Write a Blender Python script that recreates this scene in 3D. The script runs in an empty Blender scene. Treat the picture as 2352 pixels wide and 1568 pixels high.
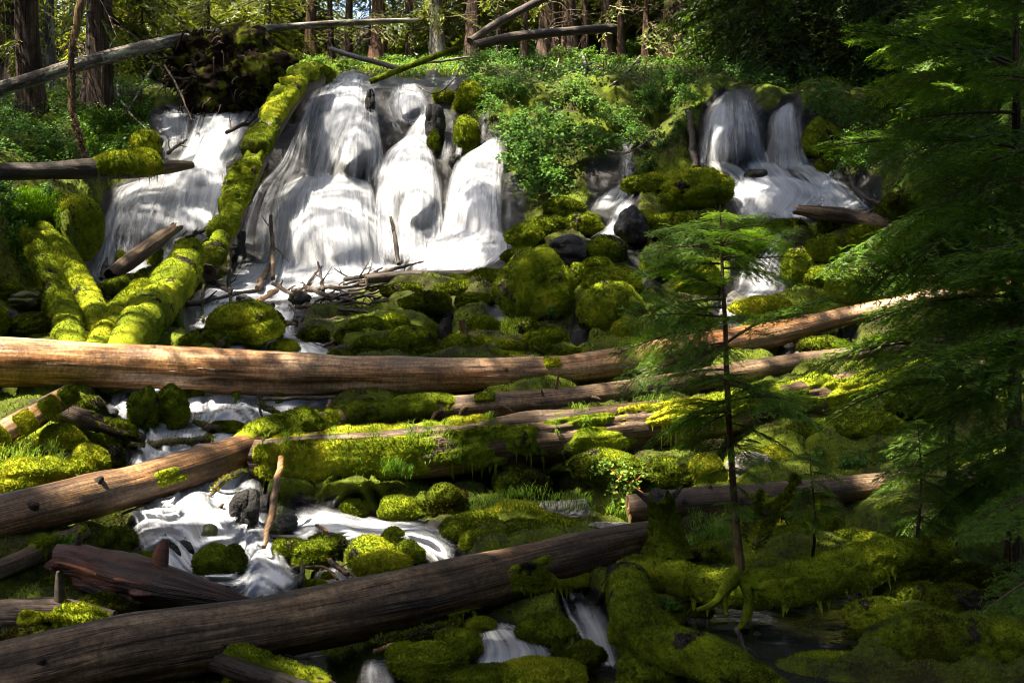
import bpy, math, random
import numpy as np
from mathutils import Vector

rng = np.random.default_rng(7)
random.seed(7)
SC = bpy.context.scene
COL = SC.collection
FOC, UC, VH = 2500.0, 1176.0, 700.0          # focal length, centre column and horizon row in units of a 2352 x 1568 picture


def P(U, V, Y):
    """point at distance Y along the view axis, seen at picture position (U, V); metres"""
    U, V, Y = np.broadcast_arrays(np.asarray(U, float), np.asarray(V, float), np.asarray(Y, float))
    return np.stack([(U - UC) / FOC * Y, Y, (VH - V) / FOC * Y], -1)


# ------------------------------------------------------------------ noise
def _h(x, y, z, s):
    with np.errstate(over='ignore'):
        n = (x.astype(np.uint32) * np.uint32(374761393) + y.astype(np.uint32) * np.uint32(668265263)
             + z.astype(np.uint32) * np.uint32(2147483647 - 58) + np.uint32((s * 974711 + 12345) & 0xffffffff))
        n = (n ^ (n >> np.uint32(13))) * np.uint32(1274126177)
        n = (n ^ (n >> np.uint32(16))) * np.uint32(2246822519)
        n = n ^ (n >> np.uint32(15))
    return (n & np.uint32(0xffffff)).astype(float) / float(0xffffff)


def vnoise(p, s=0):
    p = np.asarray(p, float)
    f = np.floor(p)
    i = f.astype(np.int64)
    t = p - f
    t = t * t * (3 - 2 * t)
    r = 0
    for dx in (0, 1):
        for dy in (0, 1):
            for dz in (0, 1):
                w = (t[..., 0] if dx else 1 - t[..., 0]) * (t[..., 1] if dy else 1 - t[..., 1]) * (t[..., 2] if dz else 1 - t[..., 2])
                r = r + w * _h(i[..., 0] + dx, i[..., 1] + dy, i[..., 2] + dz, s)
    return r * 2 - 1


def fbm(p, o=3, s=0):
    r, a, n = 0, 1.0, 0
    p = np.asarray(p, float)
    for k in range(o):
        r = r + a * vnoise(p * 2 ** k + 7.3 * k, s + k)
        n += a
        a *= .5
    return r / n


def domes(p, s=0):
    """rounded cushions: 1 at a cell centre, 0 in the creases between cells"""
    p = np.asarray(p, float)
    i = np.floor(p).astype(np.int64)
    d = np.full(p.shape[:-1], 9.0)
    for dx in (-1, 0, 1):
        for dy in (-1, 0, 1):
            for dz in (-1, 0, 1):
                c = i + np.array([dx, dy, dz])
                q = np.stack([c[..., k] + .15 + .7 * _h(c[..., 0], c[..., 1], c[..., 2], s + 11 * k) for k in range(3)], -1)
                d = np.minimum(d, ((p - q) ** 2).sum(-1))
    return np.sqrt(np.clip(1 - d / .58, 0, 1))


def sstep(a, b, x):
    t = np.clip((np.asarray(x, float) - a) / (b - a), 0, 1)
    return t * t * (3 - 2 * t)


# ------------------------------------------------------------------ mesh building
def mesh(name, verts, faces, mats, fmat=None, attrs=None, uv=None, smooth=True):
    """faces: list of (m, k) index arrays; fmat: one material index per array"""
    me = bpy.data.meshes.new(name)
    verts = np.asarray(verts, np.float32).reshape(-1, 3)
    faces = [np.asarray(f, np.int32) for f in faces if len(f)]
    nf = sum(len(f) for f in faces)
    loops = np.concatenate([f.ravel() for f in faces])
    tot = np.concatenate([np.full(len(f), f.shape[1], np.int32) for f in faces])
    start = np.concatenate([[0], np.cumsum(tot)[:-1]]).astype(np.int32)
    me.vertices.add(len(verts))
    me.vertices.foreach_set('co', verts.ravel())
    me.loops.add(len(loops))
    me.loops.foreach_set('vertex_index', loops)
    me.polygons.add(nf)
    me.polygons.foreach_set('loop_start', start)
    me.polygons.foreach_set('loop_total', tot)
    me.polygons.foreach_set('use_smooth', np.full(nf, bool(smooth)))
    if fmat is not None:
        me.polygons.foreach_set('material_index', np.concatenate([np.full(len(f), i, np.int32) for f, i in zip(faces, fmat)]))
    for m in (mats if isinstance(mats, (list, tuple)) else [mats]):
        me.materials.append(m)
    for k, a in (attrs or {}).items():
        at = me.attributes.new(k, 'FLOAT', 'POINT')
        at.data.foreach_set('value', np.asarray(a, np.float32))
    if uv is not None:
        l = me.uv_layers.new(name='UVMap')
        l.data.foreach_set('uv', np.asarray(uv, np.float32)[loops].ravel())
    me.update()
    me.validate()
    return me


def obj(name, me, parent=None, loc=(0, 0, 0)):
    o = bpy.data.objects.new(name, me)
    o.location = loc
    COL.objects.link(o)
    if parent is not None:
        o.parent = parent
    return o


def empty(name, loc):
    return obj(name, None, None, loc)


def tag(o, label=None, cat=None, group=None, kind=None):
    for k, v in (('label', label), ('category', cat), ('group', group), ('kind', kind)):
        if v:
            o[k] = v
    return o


def grid_faces(nr, nc, wrap=False):
    r = np.arange(nr - 1)[:, None]
    c = np.arange(nc if wrap else nc - 1)[None, :]
    c2 = (c + 1) % nc
    return np.stack([r * nc + c, (r + 1) * nc + c, (r + 1) * nc + c2, r * nc + c2], -1).reshape(-1, 4)


def tri_idx(n, off=0):
    return (np.arange(n * 3).reshape(-1, 3) + off)


def norm(v):
    return v / np.maximum(np.linalg.norm(v, axis=-1, keepdims=True), 1e-9)


def fuzz(pos, nor, length, width, seed=0, up=.25):
    """short blades standing off a surface: (n, 3, 3) triangles"""
    g = np.random.default_rng(seed)
    n = len(pos)
    L = np.broadcast_to(np.asarray(length, float), (n,)) * g.uniform(.5, 1.25, n)
    W = np.broadcast_to(np.asarray(width, float), (n,))
    d = norm(nor + g.normal(0, .38, (n, 3)) + np.array([0, 0, up]))
    t = norm(np.cross(d, g.normal(0, 1, (n, 3))))
    b = pos - nor * L[:, None] * .15
    return np.stack([b - t * W[:, None] * .5, b + t * W[:, None] * .5, b + d * L[:, None]], 1)


def catmull(pts, n):
    pts = np.asarray(pts, float)
    k = len(pts)
    if k == 2:
        t = np.linspace(0, 1, n)[:, None]
        return pts[0] * (1 - t) + pts[1] * t
    e = np.vstack([2 * pts[0] - pts[1], pts, 2 * pts[-1] - pts[-2]])
    t = np.linspace(0, k - 1, n)
    i = np.minimum(t.astype(int), k - 2)
    u = (t - i)[:, None]
    a, b, c, d = e[i], e[i + 1], e[i + 2], e[i + 3]
    return .5 * (2 * b + (c - a) * u + (2 * a - 5 * b + 4 * c - d) * u ** 2 + (3 * b - a - 3 * c + d) * u ** 3)


class Tris:
    """collects loose shapes of one mesh, with a tint value per vertex"""

    def __init__(s):
        s.v, s.f, s.m, s.t, s.n = [], [], [], [], 0

    def add(s, v, f, m=0, tint=.5):
        v = np.asarray(v).reshape(-1, 3)
        s.v.append(v)
        s.f.append(np.asarray(f) + s.n)
        s.m.append(m)
        s.t.append(np.broadcast_to(np.asarray(tint, float), (len(v),)))
        s.n += len(v)

    def tris(s, t, m=0, tint=.5):
        t = np.asarray(t).reshape(-1, 3, 3)
        if len(t):
            tt = np.asarray(tint, float)
            s.add(t.reshape(-1, 3), tri_idx(len(t)), m, np.repeat(tt, 3) if tt.ndim else tt)

    def tube(s, pts, rad, sides=6, m=0, tint=.5, rough=0, seed=0):
        pts = np.asarray(pts, float)
        rad = np.broadcast_to(np.asarray(rad, float), (len(pts),))
        T = norm(np.gradient(pts, axis=0))
        ref = np.where(np.abs(T[:, 2:3]) > .8, np.array([[0, -1., 0]]), np.array([[0, 0, 1.]]))
        S = norm(np.cross(T, ref))
        N = np.cross(S, T)
        a = np.linspace(0, 2 * np.pi, sides, endpoint=False)
        R = rad[:, None]
        if rough:
            q = np.stack([np.cos(a)[None, :] * 1.5 + 0 * R, np.sin(a)[None, :] * 1.5 + 0 * R, np.arange(len(pts))[:, None] * .6 + 0 * a[None, :]], -1)
            R = R * (1 + rough * vnoise(q, seed))
        v = pts[:, None] + (np.cos(a)[None, :, None] * N[:, None] + np.sin(a)[None, :, None] * S[:, None]) * (R + 0 * a[None, :])[..., None]
        s.add(v.reshape(-1, 3), grid_faces(len(pts), sides, True), m, tint)
        e = np.arange(sides)
        for ring, flip in ((0, True), (len(pts) - 1, False)):
            base = s.n
            s.add(np.vstack([v[ring], pts[ring][None]]), np.stack([e, (e + 1) % sides, np.full(sides, sides)], -1)[:, ::-1 if flip else 1], m, tint)

    def build(s, name, mats, org=(0, 0, 0), smooth=True):
        return mesh(name, np.concatenate(s.v) - np.asarray(org), s.f, mats, s.m, {'tint': np.concatenate(s.t)}, None, smooth)


# ------------------------------------------------------------------ the lie of the land: distance of the ground behind each picture position
RAW = {
    -700: "2600:4 1568:9.5 1250:12.5 950:15.5 780:17 650:18 550:19 450:20 380:21 300:24 220:28 150:36 100:52 60:75",
    0: "2600:4 1568:9 1400:10.5 1250:12 1100:13.5 950:15.5 850:17.5 780:19.5 650:22 550:23.3 430:25 380:26.5 330:29 250:33 200:38 150:46 100:62 60:85",
    150: "2600:4 1568:9 1400:10.5 1250:12 1100:13.7 950:16 850:18.3 780:20 700:22 600:24.2 450:26 380:28 330:29.5 270:33 200:38 150:46 100:62 60:85",
    260: "2600:4 1568:9 1400:10.5 1250:12.2 1100:14 950:16.5 850:18.8 780:20.5 700:23 640:27 590:29 430:31 330:33 240:35.5 200:38 150:46 100:62 60:85",
    450: "2600:4 1568:9 1400:10.5 1250:12.4 1100:14.5 950:17 850:19.2 780:21 700:25 640:28.8 600:30 430:32 330:33.5 225:35.8 190:38 150:46 100:62 60:85",
    650: "2600:4 1568:9 1400:10.5 1250:12.5 1100:15 950:17.5 850:19.8 780:22 720:25 650:29 620:30.5 430:33 400:33.8 220:36 180:37.5 150:44 125:54 100:64 60:85",
    1000: "2600:4 1568:9 1400:10.6 1250:12.6 1100:15.2 950:17.6 850:19.6 780:21.8 720:24.5 640:28.6 620:30.5 430:33 330:34.4 200:36.5 170:39 140:46 115:56 90:70 60:85",
    1225: "2600:4 1568:9 1400:10.6 1250:12.7 1100:15.2 950:17.4 850:19.5 800:21 720:23.5 650:26 580:28.3 480:30.6 430:32 300:34.2 200:36 160:39 130:48 100:62 60:85",
    1450: "2600:4 1568:9 1400:10.6 1250:12.7 1100:15.2 950:17.4 850:19.6 760:21.6 650:24.7 600:26.7 500:29.5 430:31.6 330:33.6 200:36 150:40 125:50 100:62 60:85",
    1650: "2600:4 1568:8.6 1400:10.4 1250:12.6 1100:15.2 950:17.6 850:20 720:22.6 650:25 550:27.5 480:29.5 400:31.3 220:34 190:36 150:41 120:52 90:66 60:85",
    1900: "2600:4 1568:8.4 1400:10.2 1250:12.4 1100:15 950:17.6 850:20 720:22.6 650:24.6 550:27 490:28.8 420:30.6 240:33 190:36 150:41 120:52 90:66 60:85",
    2150: "2600:4 1568:8.2 1400:9.8 1250:12 1100:14.5 950:17 850:18.8 700:21 500:24.5 400:27 250:31 190:35 150:41 120:52 90:66 60:85",
    2400: "2600:4 1568:8 1400:9.6 1250:11.6 1100:13.8 950:16 850:17.6 700:19.5 500:22.5 400:24.5 250:28 190:32 150:39 110:54 80:70 60:85",
    3100: "2600:4 1568:8.5 1400:10 1250:11.5 1100:13.2 950:15 850:16 700:17.5 500:20 400:22 250:26 190:30 150:38 110:54 80:70 60:85",
}
CU = np.array(sorted(RAW))
VV = np.arange(40, 2601, 4.0)
_T = []
for u in CU:
    p = sorted(tuple(map(float, a.split(':'))) for a in RAW[u].split())
    y = np.interp(VV, [a for a, _ in p], [b for _, b in p])
    y[VV < 60] = 85 + (60 - VV[VV < 60]) * 0.9
    k = np.ones(9) / 9
    _T.append(np.convolve(np.pad(np.log(y), 4, mode='edge'), k, 'valid'))
_T = np.array(_T)
# rounded shoulders of rock under the water: centre, half-width, half-height, how far they stand forward
BUMPS = [(790, 305, 118, 125, 1.3), (760, 520, 150, 110, 1.2), (935, 235, 45, 45, .7), (940, 430, 85, 110, 1.1), (1090, 440, 68, 95, .9), (820, 350, 60, 75, .5),
         (1685, 310, 84, 95, 1.4), (1915, 425, 42, 48, .6), (1800, 320, 45, 80, .4), (500, 300, 85, 80, .7), (390, 500, 150, 80, 1.0), (430, 400, 60, 40, .5),
         (1060, 575, 115, 45, .6), (1760, 615, 48, 55, .5), (1780, 440, 120, 50, .6), (975, 480, 40, 50, .4), (600, 1350, 80, 40, .35), (440, 1180, 150, 90, .4),
         (960, 1230, 100, 35, .25), (750, 1190, 90, 45, .3), (1125, 1490, 22, 26, .2), (1350, 1450, 55, 70, .25),
         (175, 520, 60, 95, 1.2), (80, 480, 110, 80, .8), (335, 335, 38, 38, .5), (1250, 560, 90, 60, .4),
         (1830, 1425, 200, 70, -1.5), (1350, 1400, 70, 30, -.5), (900, 1180, 330, 40, -.8), (1150, 1120, 250, 40, -.9)]


def stair(U, V):
    """the stream drops in small steps: (change of distance, how steep it is there)"""
    m = np.maximum(sstep(250, 330, U) * (1 - sstep(1030, 1120, U)) * sstep(1040, 1090, V) * (1 - sstep(1370, 1420, V)),
                   sstep(200, 250, U) * (1 - sstep(720, 780, U)) * sstep(860, 900, V) * (1 - sstep(1040, 1090, V)))
    m = np.maximum(m, sstep(420, 460, U) * (1 - sstep(700, 760, U)) * sstep(650, 680, V) * (1 - sstep(800, 840, V)))
    q = np.stack([U / 75., V / 160., 0 * U], -1)
    t = V / 46. + 1.3 * vnoise(q, 91) + .2 * vnoise(q * 2.3, 92)
    fr = t - np.floor(t)
    st = sstep(.0, .55, fr)
    return m * (st - fr) * .5, m * (1 - sstep(.45, .7, fr)) + 0 * fr


def D(U, V, bumps=True):
    U, V = np.broadcast_arrays(np.asarray(U, float), np.asarray(V, float))
    i = np.clip(np.searchsorted(CU, U) - 1, 0, len(CU) - 2)
    t = np.clip((U - CU[i]) / (CU[i + 1] - CU[i]), 0, 1)
    t = t * t * (3 - 2 * t)
    x = np.clip((V - VV[0]) / 4, 0, len(VV) - 1.001)
    j = x.astype(int)
    s = x - j
    a = _T[i, j] * (1 - s) + _T[i, j + 1] * s
    b = _T[i + 1, j] * (1 - s) + _T[i + 1, j + 1] * s
    y = np.exp(a * (1 - t) + b * t)
    y = np.where(y > 42, 42 + (y - 42) * .62, y)
    y = y + stair(U, V)[0]
    if bumps:
        for (bu, bv, ru, rv, am) in BUMPS:
            r2 = ((U - bu) / ru) ** 2 + ((V - bv) / rv) ** 2
            y = y - am * np.clip(1 - r2, 0, 1) ** (1.3 if am > 0 else .8)
    return y


def PD(U, V, off=0.0):
    return P(U, V, D(U, V) - off)
# ------------------------------------------------------------------ materials
class NT:
    def __init__(s, name):
        s.m = bpy.data.materials.new(name)
        s.m.use_nodes = True
        s.t = s.m.node_tree
        s.t.nodes.clear()

    def n(s, typ, attrs=None, **inp):
        nd = s.t.nodes.new('ShaderNode' + typ)
        for k, v in (attrs or {}).items():
            setattr(nd, k, v)
        for k, v in inp.items():
            key = k.replace('_', ' ')
            sock = nd.inputs[int(key[1:])] if key[0] == 'i' and key[1:].isdigit() else nd.inputs[key]
            if isinstance(v, bpy.types.NodeSocket):
                s.t.links.new(v, sock)
            else:
                sock.default_value = v
        return nd

    def math(s, op, a, b=0.0, clamp=False):
        return s.n('Math', {'operation': op, 'use_clamp': clamp}, i0=a, i1=b).outputs[0]

    def add(s, *xs):
        r = xs[0]
        for x in xs[1:]:
            r = s.math('ADD', r, x)
        return r

    def mul(s, a, b):
        return s.math('MULTIPLY', a, b)

    def noise(s, vec, scale, detail=3.0, rough=.55, dist=0.0):
        return s.n('TexNoise', None, Vector=vec, Scale=scale, Detail=detail, Roughness=rough, Distortion=dist).outputs[0]

    def ramp(s, fac, stops, interp='LINEAR'):
        r = s.n('ValToRGB', None, Fac=fac)
        cr = r.color_ramp
        cr.interpolation = interp
        while len(cr.elements) < len(stops):
            cr.elements.new(.5)
        for e, (p, c) in zip(cr.elements, stops):
            e.position = p
            e.color = (*c, 1) if len(c) == 3 else c
        return r.outputs[0]

    def rng(s, x, a, b, c=0.0, d=1.0):
        return s.n('MapRange', {'interpolation_type': 'SMOOTHSTEP'}, Value=x, i1=a, i2=b, i3=c, i4=d).outputs[0]

    def mix(s, f, a, b, blend='MIX'):
        nd = s.n('Mix', {'data_type': 'RGBA', 'blend_type': blend})
        for sock, v in ((nd.inputs[0], f), (nd.inputs[6], a), (nd.inputs[7], b)):
            if isinstance(v, bpy.types.NodeSocket):
                s.t.links.new(v, sock)
            else:
                sock.default_value = v if not isinstance(v, tuple) or len(v) == 4 else (*v, 1)
        return nd.outputs[2]

    def objvec(s, spread=50.0):
        tc = s.n('TexCoord').outputs['Object']
        r = s.n('ObjectInfo').outputs['Random']
        return s.n('VectorMath', {'operation': 'ADD'}, i0=tc, i1=s.n('CombineXYZ', None, X=s.mul(r, spread), Y=s.mul(r, spread * 1.7), Z=s.mul(r, spread * .6)).outputs[0]).outputs[0], r

    def attr(s, name):
        return s.n('Attribute', {'attribute_name': name}).outputs['Fac']

    def bump(s, h, strength=.5, dist=.02, normal=None):
        nd = s.n('Bump', None, Height=h, Strength=strength, Distance=dist)
        if normal is not None:
            s.t.links.new(normal, nd.inputs['Normal'])
        return nd.outputs[0]

    def out(s, sh):
        s.t.links.new(sh, s.n('OutputMaterial').inputs[0])
        return s.m

    def principled(s, col, rough, normal=None, spec=.3, **kw):
        p = s.n('BsdfPrincipled', None, Roughness=rough, **kw)
        p.inputs['Specular IOR Level'].default_value = spec
        for k, v in (('Base Color', col), ('Normal', normal)):
            if isinstance(v, bpy.types.NodeSocket):
                s.t.links.new(v, p.inputs[k])
            elif v is not None:
                p.inputs[k].default_value = (*v, 1)
        return p.outputs[0]


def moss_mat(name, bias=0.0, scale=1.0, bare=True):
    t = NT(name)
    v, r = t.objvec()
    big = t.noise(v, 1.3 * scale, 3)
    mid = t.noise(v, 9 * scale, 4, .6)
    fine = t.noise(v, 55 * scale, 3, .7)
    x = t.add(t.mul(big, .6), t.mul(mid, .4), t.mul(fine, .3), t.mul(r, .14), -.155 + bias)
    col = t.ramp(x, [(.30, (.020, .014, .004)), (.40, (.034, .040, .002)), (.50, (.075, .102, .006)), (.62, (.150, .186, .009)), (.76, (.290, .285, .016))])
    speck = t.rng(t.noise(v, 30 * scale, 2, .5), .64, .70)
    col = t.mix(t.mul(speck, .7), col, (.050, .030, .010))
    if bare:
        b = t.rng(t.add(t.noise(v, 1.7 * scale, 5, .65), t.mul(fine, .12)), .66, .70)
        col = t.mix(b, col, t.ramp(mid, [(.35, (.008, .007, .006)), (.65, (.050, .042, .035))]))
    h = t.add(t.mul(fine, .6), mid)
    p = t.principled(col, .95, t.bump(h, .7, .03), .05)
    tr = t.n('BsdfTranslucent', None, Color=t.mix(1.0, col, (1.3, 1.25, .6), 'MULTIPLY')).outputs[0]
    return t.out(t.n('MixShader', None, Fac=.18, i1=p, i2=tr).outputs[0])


def wood_mat(name, stops, rough=.6, spec=.35, bumpd=.012, patch=None):
    """bare or weathered wood: grain runs along the UV's second axis"""
    t = NT(name)
    uv = t.n('TexCoord').outputs['UV']
    r = t.n('ObjectInfo').outputs['Random']
    off = t.n('CombineXYZ', None, X=t.mul(r, 31.0), Y=t.mul(r, 57.0), Z=r).outputs[0]
    u = t.n('VectorMath', {'operation': 'ADD'}, i0=uv, i1=off).outputs[0]
    g1 = t.n('Mapping', None, Vector=u, Scale=(16, .45, 1)).outputs[0]
    g2 = t.n('Mapping', None, Vector=u, Scale=(60, 1.5, 1)).outputs[0]
    g3 = t.n('Mapping', None, Vector=u, Scale=(2.6, .55, 1)).outputs[0]
    n1, n2, n3 = t.noise(g1, 1, 4, .6, .6), t.noise(g2, 1, 4, .65), t.noise(g3, 1, 3, .55, .4)
    x = t.add(t.mul(n1, .70), t.mul(n2, .55), t.mul(n3, .75), -.50)
    col = t.ramp(x, stops)
    crack = t.rng(t.noise(t.n('Mapping', None, Vector=u, Scale=(26, .8, 1)).outputs[0], 1, 3, .6, .5), .33, .40)
    col = t.mix(crack, t.mix(1.0, col, (.28, .24, .2), 'MULTIPLY'), col)
    stain = t.rng(t.noise(t.n('Mapping', None, Vector=u, Scale=(1.6, .9, 1)).outputs[0], 1, 5, .65), .40, .62, .42, 1.0)
    col = t.mix(1.0, col, t.n('CombineXYZ', None, X=stain, Y=stain, Z=stain).outputs[0], 'MULTIPLY')
    pit = t.noise(u, 20, 5, .72)
    pv = t.rng(pit, .34, .66, .55, 1.25)
    col = t.mix(1.0, col, t.n('CombineXYZ', None, X=pv, Y=pv, Z=pv).outputs[0], 'MULTIPLY')
    spl = t.rng(t.noise(u, 5.5, 4, .65), .60, .68)
    col = t.mix(t.mul(spl, .55), col, t.mix(1.0, col, (.35, .33, .32), 'MULTIPLY'))
    if patch:
        m = t.rng(t.add(t.noise(g3, 1.7, 4, .6), t.mul(t.noise(u, 14, 3), .25)), .63, .74)
        col = t.mix(m, col, patch)
    nor = t.bump(t.add(n1, t.mul(n2, .6), t.mul(crack, .5), t.mul(pit, .45)), .8, bumpd)
    ro = t.rng(n3, .3, .7, rough - .12, rough + .15)
    return t.out(t.principled(col, ro, nor, spec))


M = {}
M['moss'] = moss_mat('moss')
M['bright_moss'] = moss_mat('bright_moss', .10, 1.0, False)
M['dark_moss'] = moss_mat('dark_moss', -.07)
M['bare_wood'] = wood_mat('bare_wood', [(.26, (.060, .026, .010)), (.42, (.205, .092, .030)), (.56, (.370, .205, .088)), (.74, (.53, .370, .215))], .36, .5)
M['grey_wood'] = wood_mat('grey_wood', [(.28, (.024, .013, .006)), (.43, (.085, .046, .020)), (.56, (.170, .103, .052)), (.74, (.300, .210, .125))], .6, .35, .016)
M['brown_wood'] = wood_mat('brown_wood', [(.28, (.028, .013, .006)), (.43, (.110, .047, .014)), (.56, (.225, .108, .036)), (.74, (.380, .225, .100))], .42, .5, .02)
M['dark_wood'] = wood_mat('dark_wood', [(.25, (.012, .008, .006)), (.45, (.045, .028, .018)), (.60, (.090, .060, .040)), (.78, (.170, .120, .085))], .62, .35, .03)
M['charred_wood'] = wood_mat('charred_wood', [(.25, (.007, .003, .002)), (.45, (.034, .010, .005)), (.60, (.085, .024, .010)), (.78, (.170, .060, .028))], .5, .4, .03)
M['red_wood'] = wood_mat('red_wood', [(.25, (.012, .004, .003)), (.45, (.090, .022, .009)), (.60, (.220, .055, .018)), (.78, (.420, .140, .040))], .4, .5, .03)
M['bark'] = wood_mat('bark', [(.25, (.012, .008, .006)), (.45, (.055, .034, .022)), (.60, (.115, .075, .050)), (.78, (.210, .150, .110))], .85, .15, .05)
M['grey_bark'] = wood_mat('grey_bark', [(.25, (.05, .042, .036)), (.45, (.12, .10, .085)), (.60, (.20, .17, .145)), (.78, (.32, .28, .24))], .85, .15, .04, (.22, .23, .17))
M['lichen_bark'] = wood_mat('lichen_bark', [(.25, (.03, .016, .01)), (.45, (.10, .055, .035)), (.60, (.20, .13, .08)), (.78, (.45, .38, .22))], .85, .15, .03, (.12, .08, .03))
M['red_bark'] = wood_mat('red_bark', [(.25, (.02, .010, .006)), (.45, (.075, .037, .022)), (.60, (.14, .075, .045)), (.78, (.24, .15, .10))], .85, .15, .04)


def rock_mat(name, c0, c1, rough, mossy=0.0, spec=.5):
    t = NT(name)
    v, r = t.objvec()
    n = t.noise(v, 5, 6, .65)
    f = t.noise(v, 40, 4, .7)
    col = t.ramp(t.add(t.mul(n, .7), t.mul(f, .3)), [(.3, c0), (.7, c1)])
    if mossy:
        mk = t.rng(t.noise(v, 2.2, 4, .6), .62 - mossy, .72 - mossy)
        col = t.mix(mk, col, (.055, .065, .006))
    return t.out(t.principled(col, t.rng(n, .3, .7, rough, rough + .3), t.bump(t.add(n, t.mul(f, .5)), .9, .04), spec))


M['wet_rock'] = rock_mat('wet_rock', (.003, .003, .003), (.026, .023, .021), .30, .02, .22)
M['grey_rock'] = rock_mat('grey_rock', (.05, .045, .042), (.26, .23, .21), .55, .05)
M['dark_rock'] = rock_mat('dark_rock', (.012, .011, .010), (.075, .065, .058), .45, .12)


M['black_soil'] = rock_mat('black_soil', (.005, .004, .003), (.022, .015, .010), .9, .12, .02)


def ground_mat():
    t = NT('forest_ground')
    v = t.n('NewGeometry').outputs['Position']
    wet, lit = t.attr('wet'), t.attr('litter')  # litter also carries the painted gloom, wet the root wad's dark hollow
    big, mid, fine = t.noise(v, .55, 4), t.noise(v, 4, 4, .6), t.noise(v, 28, 3, .7)
    x = t.add(t.mul(big, .55), t.mul(mid, .4), t.mul(fine, .25), -.06)
    moss = t.ramp(x, [(.34, (.010, .007, .004)), (.47, (.020, .019, .004)), (.56, (.046, .062, .003)), (.68, (.100, .130, .004)), (.82, (.19, .19, .007))])
    soil = t.ramp(t.add(t.mul(mid, .6), t.mul(fine, .4)), [(.35, (.010, .006, .004)), (.5, (.030, .020, .012)), (.62, (.070, .046, .028)), (.72, (.045, .055, .008))])
    rock = t.ramp(t.add(t.mul(mid, .6), t.mul(fine, .4)), [(.35, (.004, .004, .004)), (.7, (.024, .022, .021))])
    wm = t.rng(t.add(wet, t.mul(mid, .5), -.25), .35, .55)
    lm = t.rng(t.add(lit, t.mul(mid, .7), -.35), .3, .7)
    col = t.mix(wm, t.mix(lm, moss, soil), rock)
    ro = t.mix(wm, (.95, .95, .95), (.3, .3, .3))
    p = t.n('BsdfPrincipled', None, Base_Color=col, Roughness=ro, Normal=t.bump(t.add(mid, t.mul(fine, .6)), .8, .06))
    p.inputs['Specular IOR Level'].default_value = .18
    return t.out(p.outputs[0])


M['ground'] = ground_mat()


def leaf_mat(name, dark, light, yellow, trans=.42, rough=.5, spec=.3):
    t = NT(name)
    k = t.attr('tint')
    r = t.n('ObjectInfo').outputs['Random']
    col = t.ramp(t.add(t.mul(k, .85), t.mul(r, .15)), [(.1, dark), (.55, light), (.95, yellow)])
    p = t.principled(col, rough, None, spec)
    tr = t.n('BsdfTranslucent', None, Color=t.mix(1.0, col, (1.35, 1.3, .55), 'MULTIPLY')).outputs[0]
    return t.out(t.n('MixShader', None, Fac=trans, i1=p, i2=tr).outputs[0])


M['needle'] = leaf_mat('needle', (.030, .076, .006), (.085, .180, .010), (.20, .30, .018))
M['dark_needle'] = leaf_mat('dark_needle', (.014, .034, .005), (.036, .074, .008), (.09, .13, .012))  # dark copy; its tone paints shade on the wood at right
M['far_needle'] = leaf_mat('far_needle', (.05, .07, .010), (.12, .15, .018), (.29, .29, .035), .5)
M['leaf'] = leaf_mat('leaf', (.022, .065, .010), (.065, .150, .018), (.20, .29, .035), .35, .55, .15)
M['grass'] = leaf_mat('grass', (.03, .085, .008), (.085, .18, .012), (.26, .31, .04), .4, .55, .15)
M['litter'] = leaf_mat('litter', (.03, .02, .012), (.10, .065, .035), (.20, .15, .09), .1)
M['twig'] = leaf_mat('twig', (.018, .012, .008), (.070, .048, .032), (.26, .20, .14), .0, .8, .15)
M['stem'] = leaf_mat('stem', (.02, .014, .009), (.06, .04, .022), (.30, .08, .03), .0, .7, .2)


def water_mat():
    t = NT('white_water')
    uv = t.n('TexCoord').outputs['UV']
    dens, edge = t.attr('dens'), t.attr('edge')
    warp = t.noise(t.n('Mapping', None, Vector=uv, Scale=(1.1, .8, 1)).outputs[0], 1, 2)
    w = t.n('VectorMath', {'operation': 'ADD'}, i0=uv, i1=t.n('CombineXYZ', None, X=t.mul(warp, .14)).outputs[0]).outputs[0]
    mp = lambda a, b: t.n('Mapping', None, Vector=w, Scale=(a, b, 1)).outputs[0]
    n1, n2, n3 = t.noise(mp(3.0, .22), 1, 3, .6), t.noise(mp(13, .35), 1, 3, .6), t.noise(mp(38, .6), 1, 2, .6)
    foam = t.noise(t.n('Mapping', None, Vector=uv, Scale=(1.6, 1.3, 1)).outputs[0], 1, 4, .6)
    st = t.add(t.mul(n1, .46), t.mul(n2, .28), t.mul(n3, .17), t.mul(foam, .26), -.06)
    a = t.rng(t.add(st, dens), .84, 1.46)
    e = t.rng(t.add(edge, t.mul(n2, .7), -.38), 0.02, .75)
    al = t.mul(a, e)
    col = t.mix(t.rng(st, .35, .7), (.60, .63, .70), (.80, .81, .84))
    # aerated water scatters light inside itself: its shading follows the fall as a whole, not each ripple
    gn = t.n('NewGeometry').outputs['Normal']
    nor = t.n('VectorMath', {'operation': 'NORMALIZE'}, i0=t.n('VectorMath', {'operation': 'MULTIPLY_ADD'}, i0=gn, i1=(.35, .35, .35), i2=(-.06, -.42, .58)).outputs[0]).outputs[0]
    d = t.n('BsdfDiffuse', None, Color=col, Normal=nor).outputs[0]
    tl = t.n('BsdfTranslucent', None, Color=col, Normal=nor).outputs[0]
    b = t.n('MixShader', None, Fac=.46, i1=d, i2=tl).outputs[0]
    g = t.n('BsdfGlossy', None, Color=(.9, .9, .9, 1), Roughness=.35, Normal=nor).outputs[0]
    b = t.n('MixShader', None, Fac=.05, i1=b, i2=g).outputs[0]
    tr = t.n('BsdfTransparent').outputs[0]
    return t.out(t.n('MixShader', None, Fac=al, i1=tr, i2=b).outputs[0])


M['water'] = water_mat()


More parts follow.
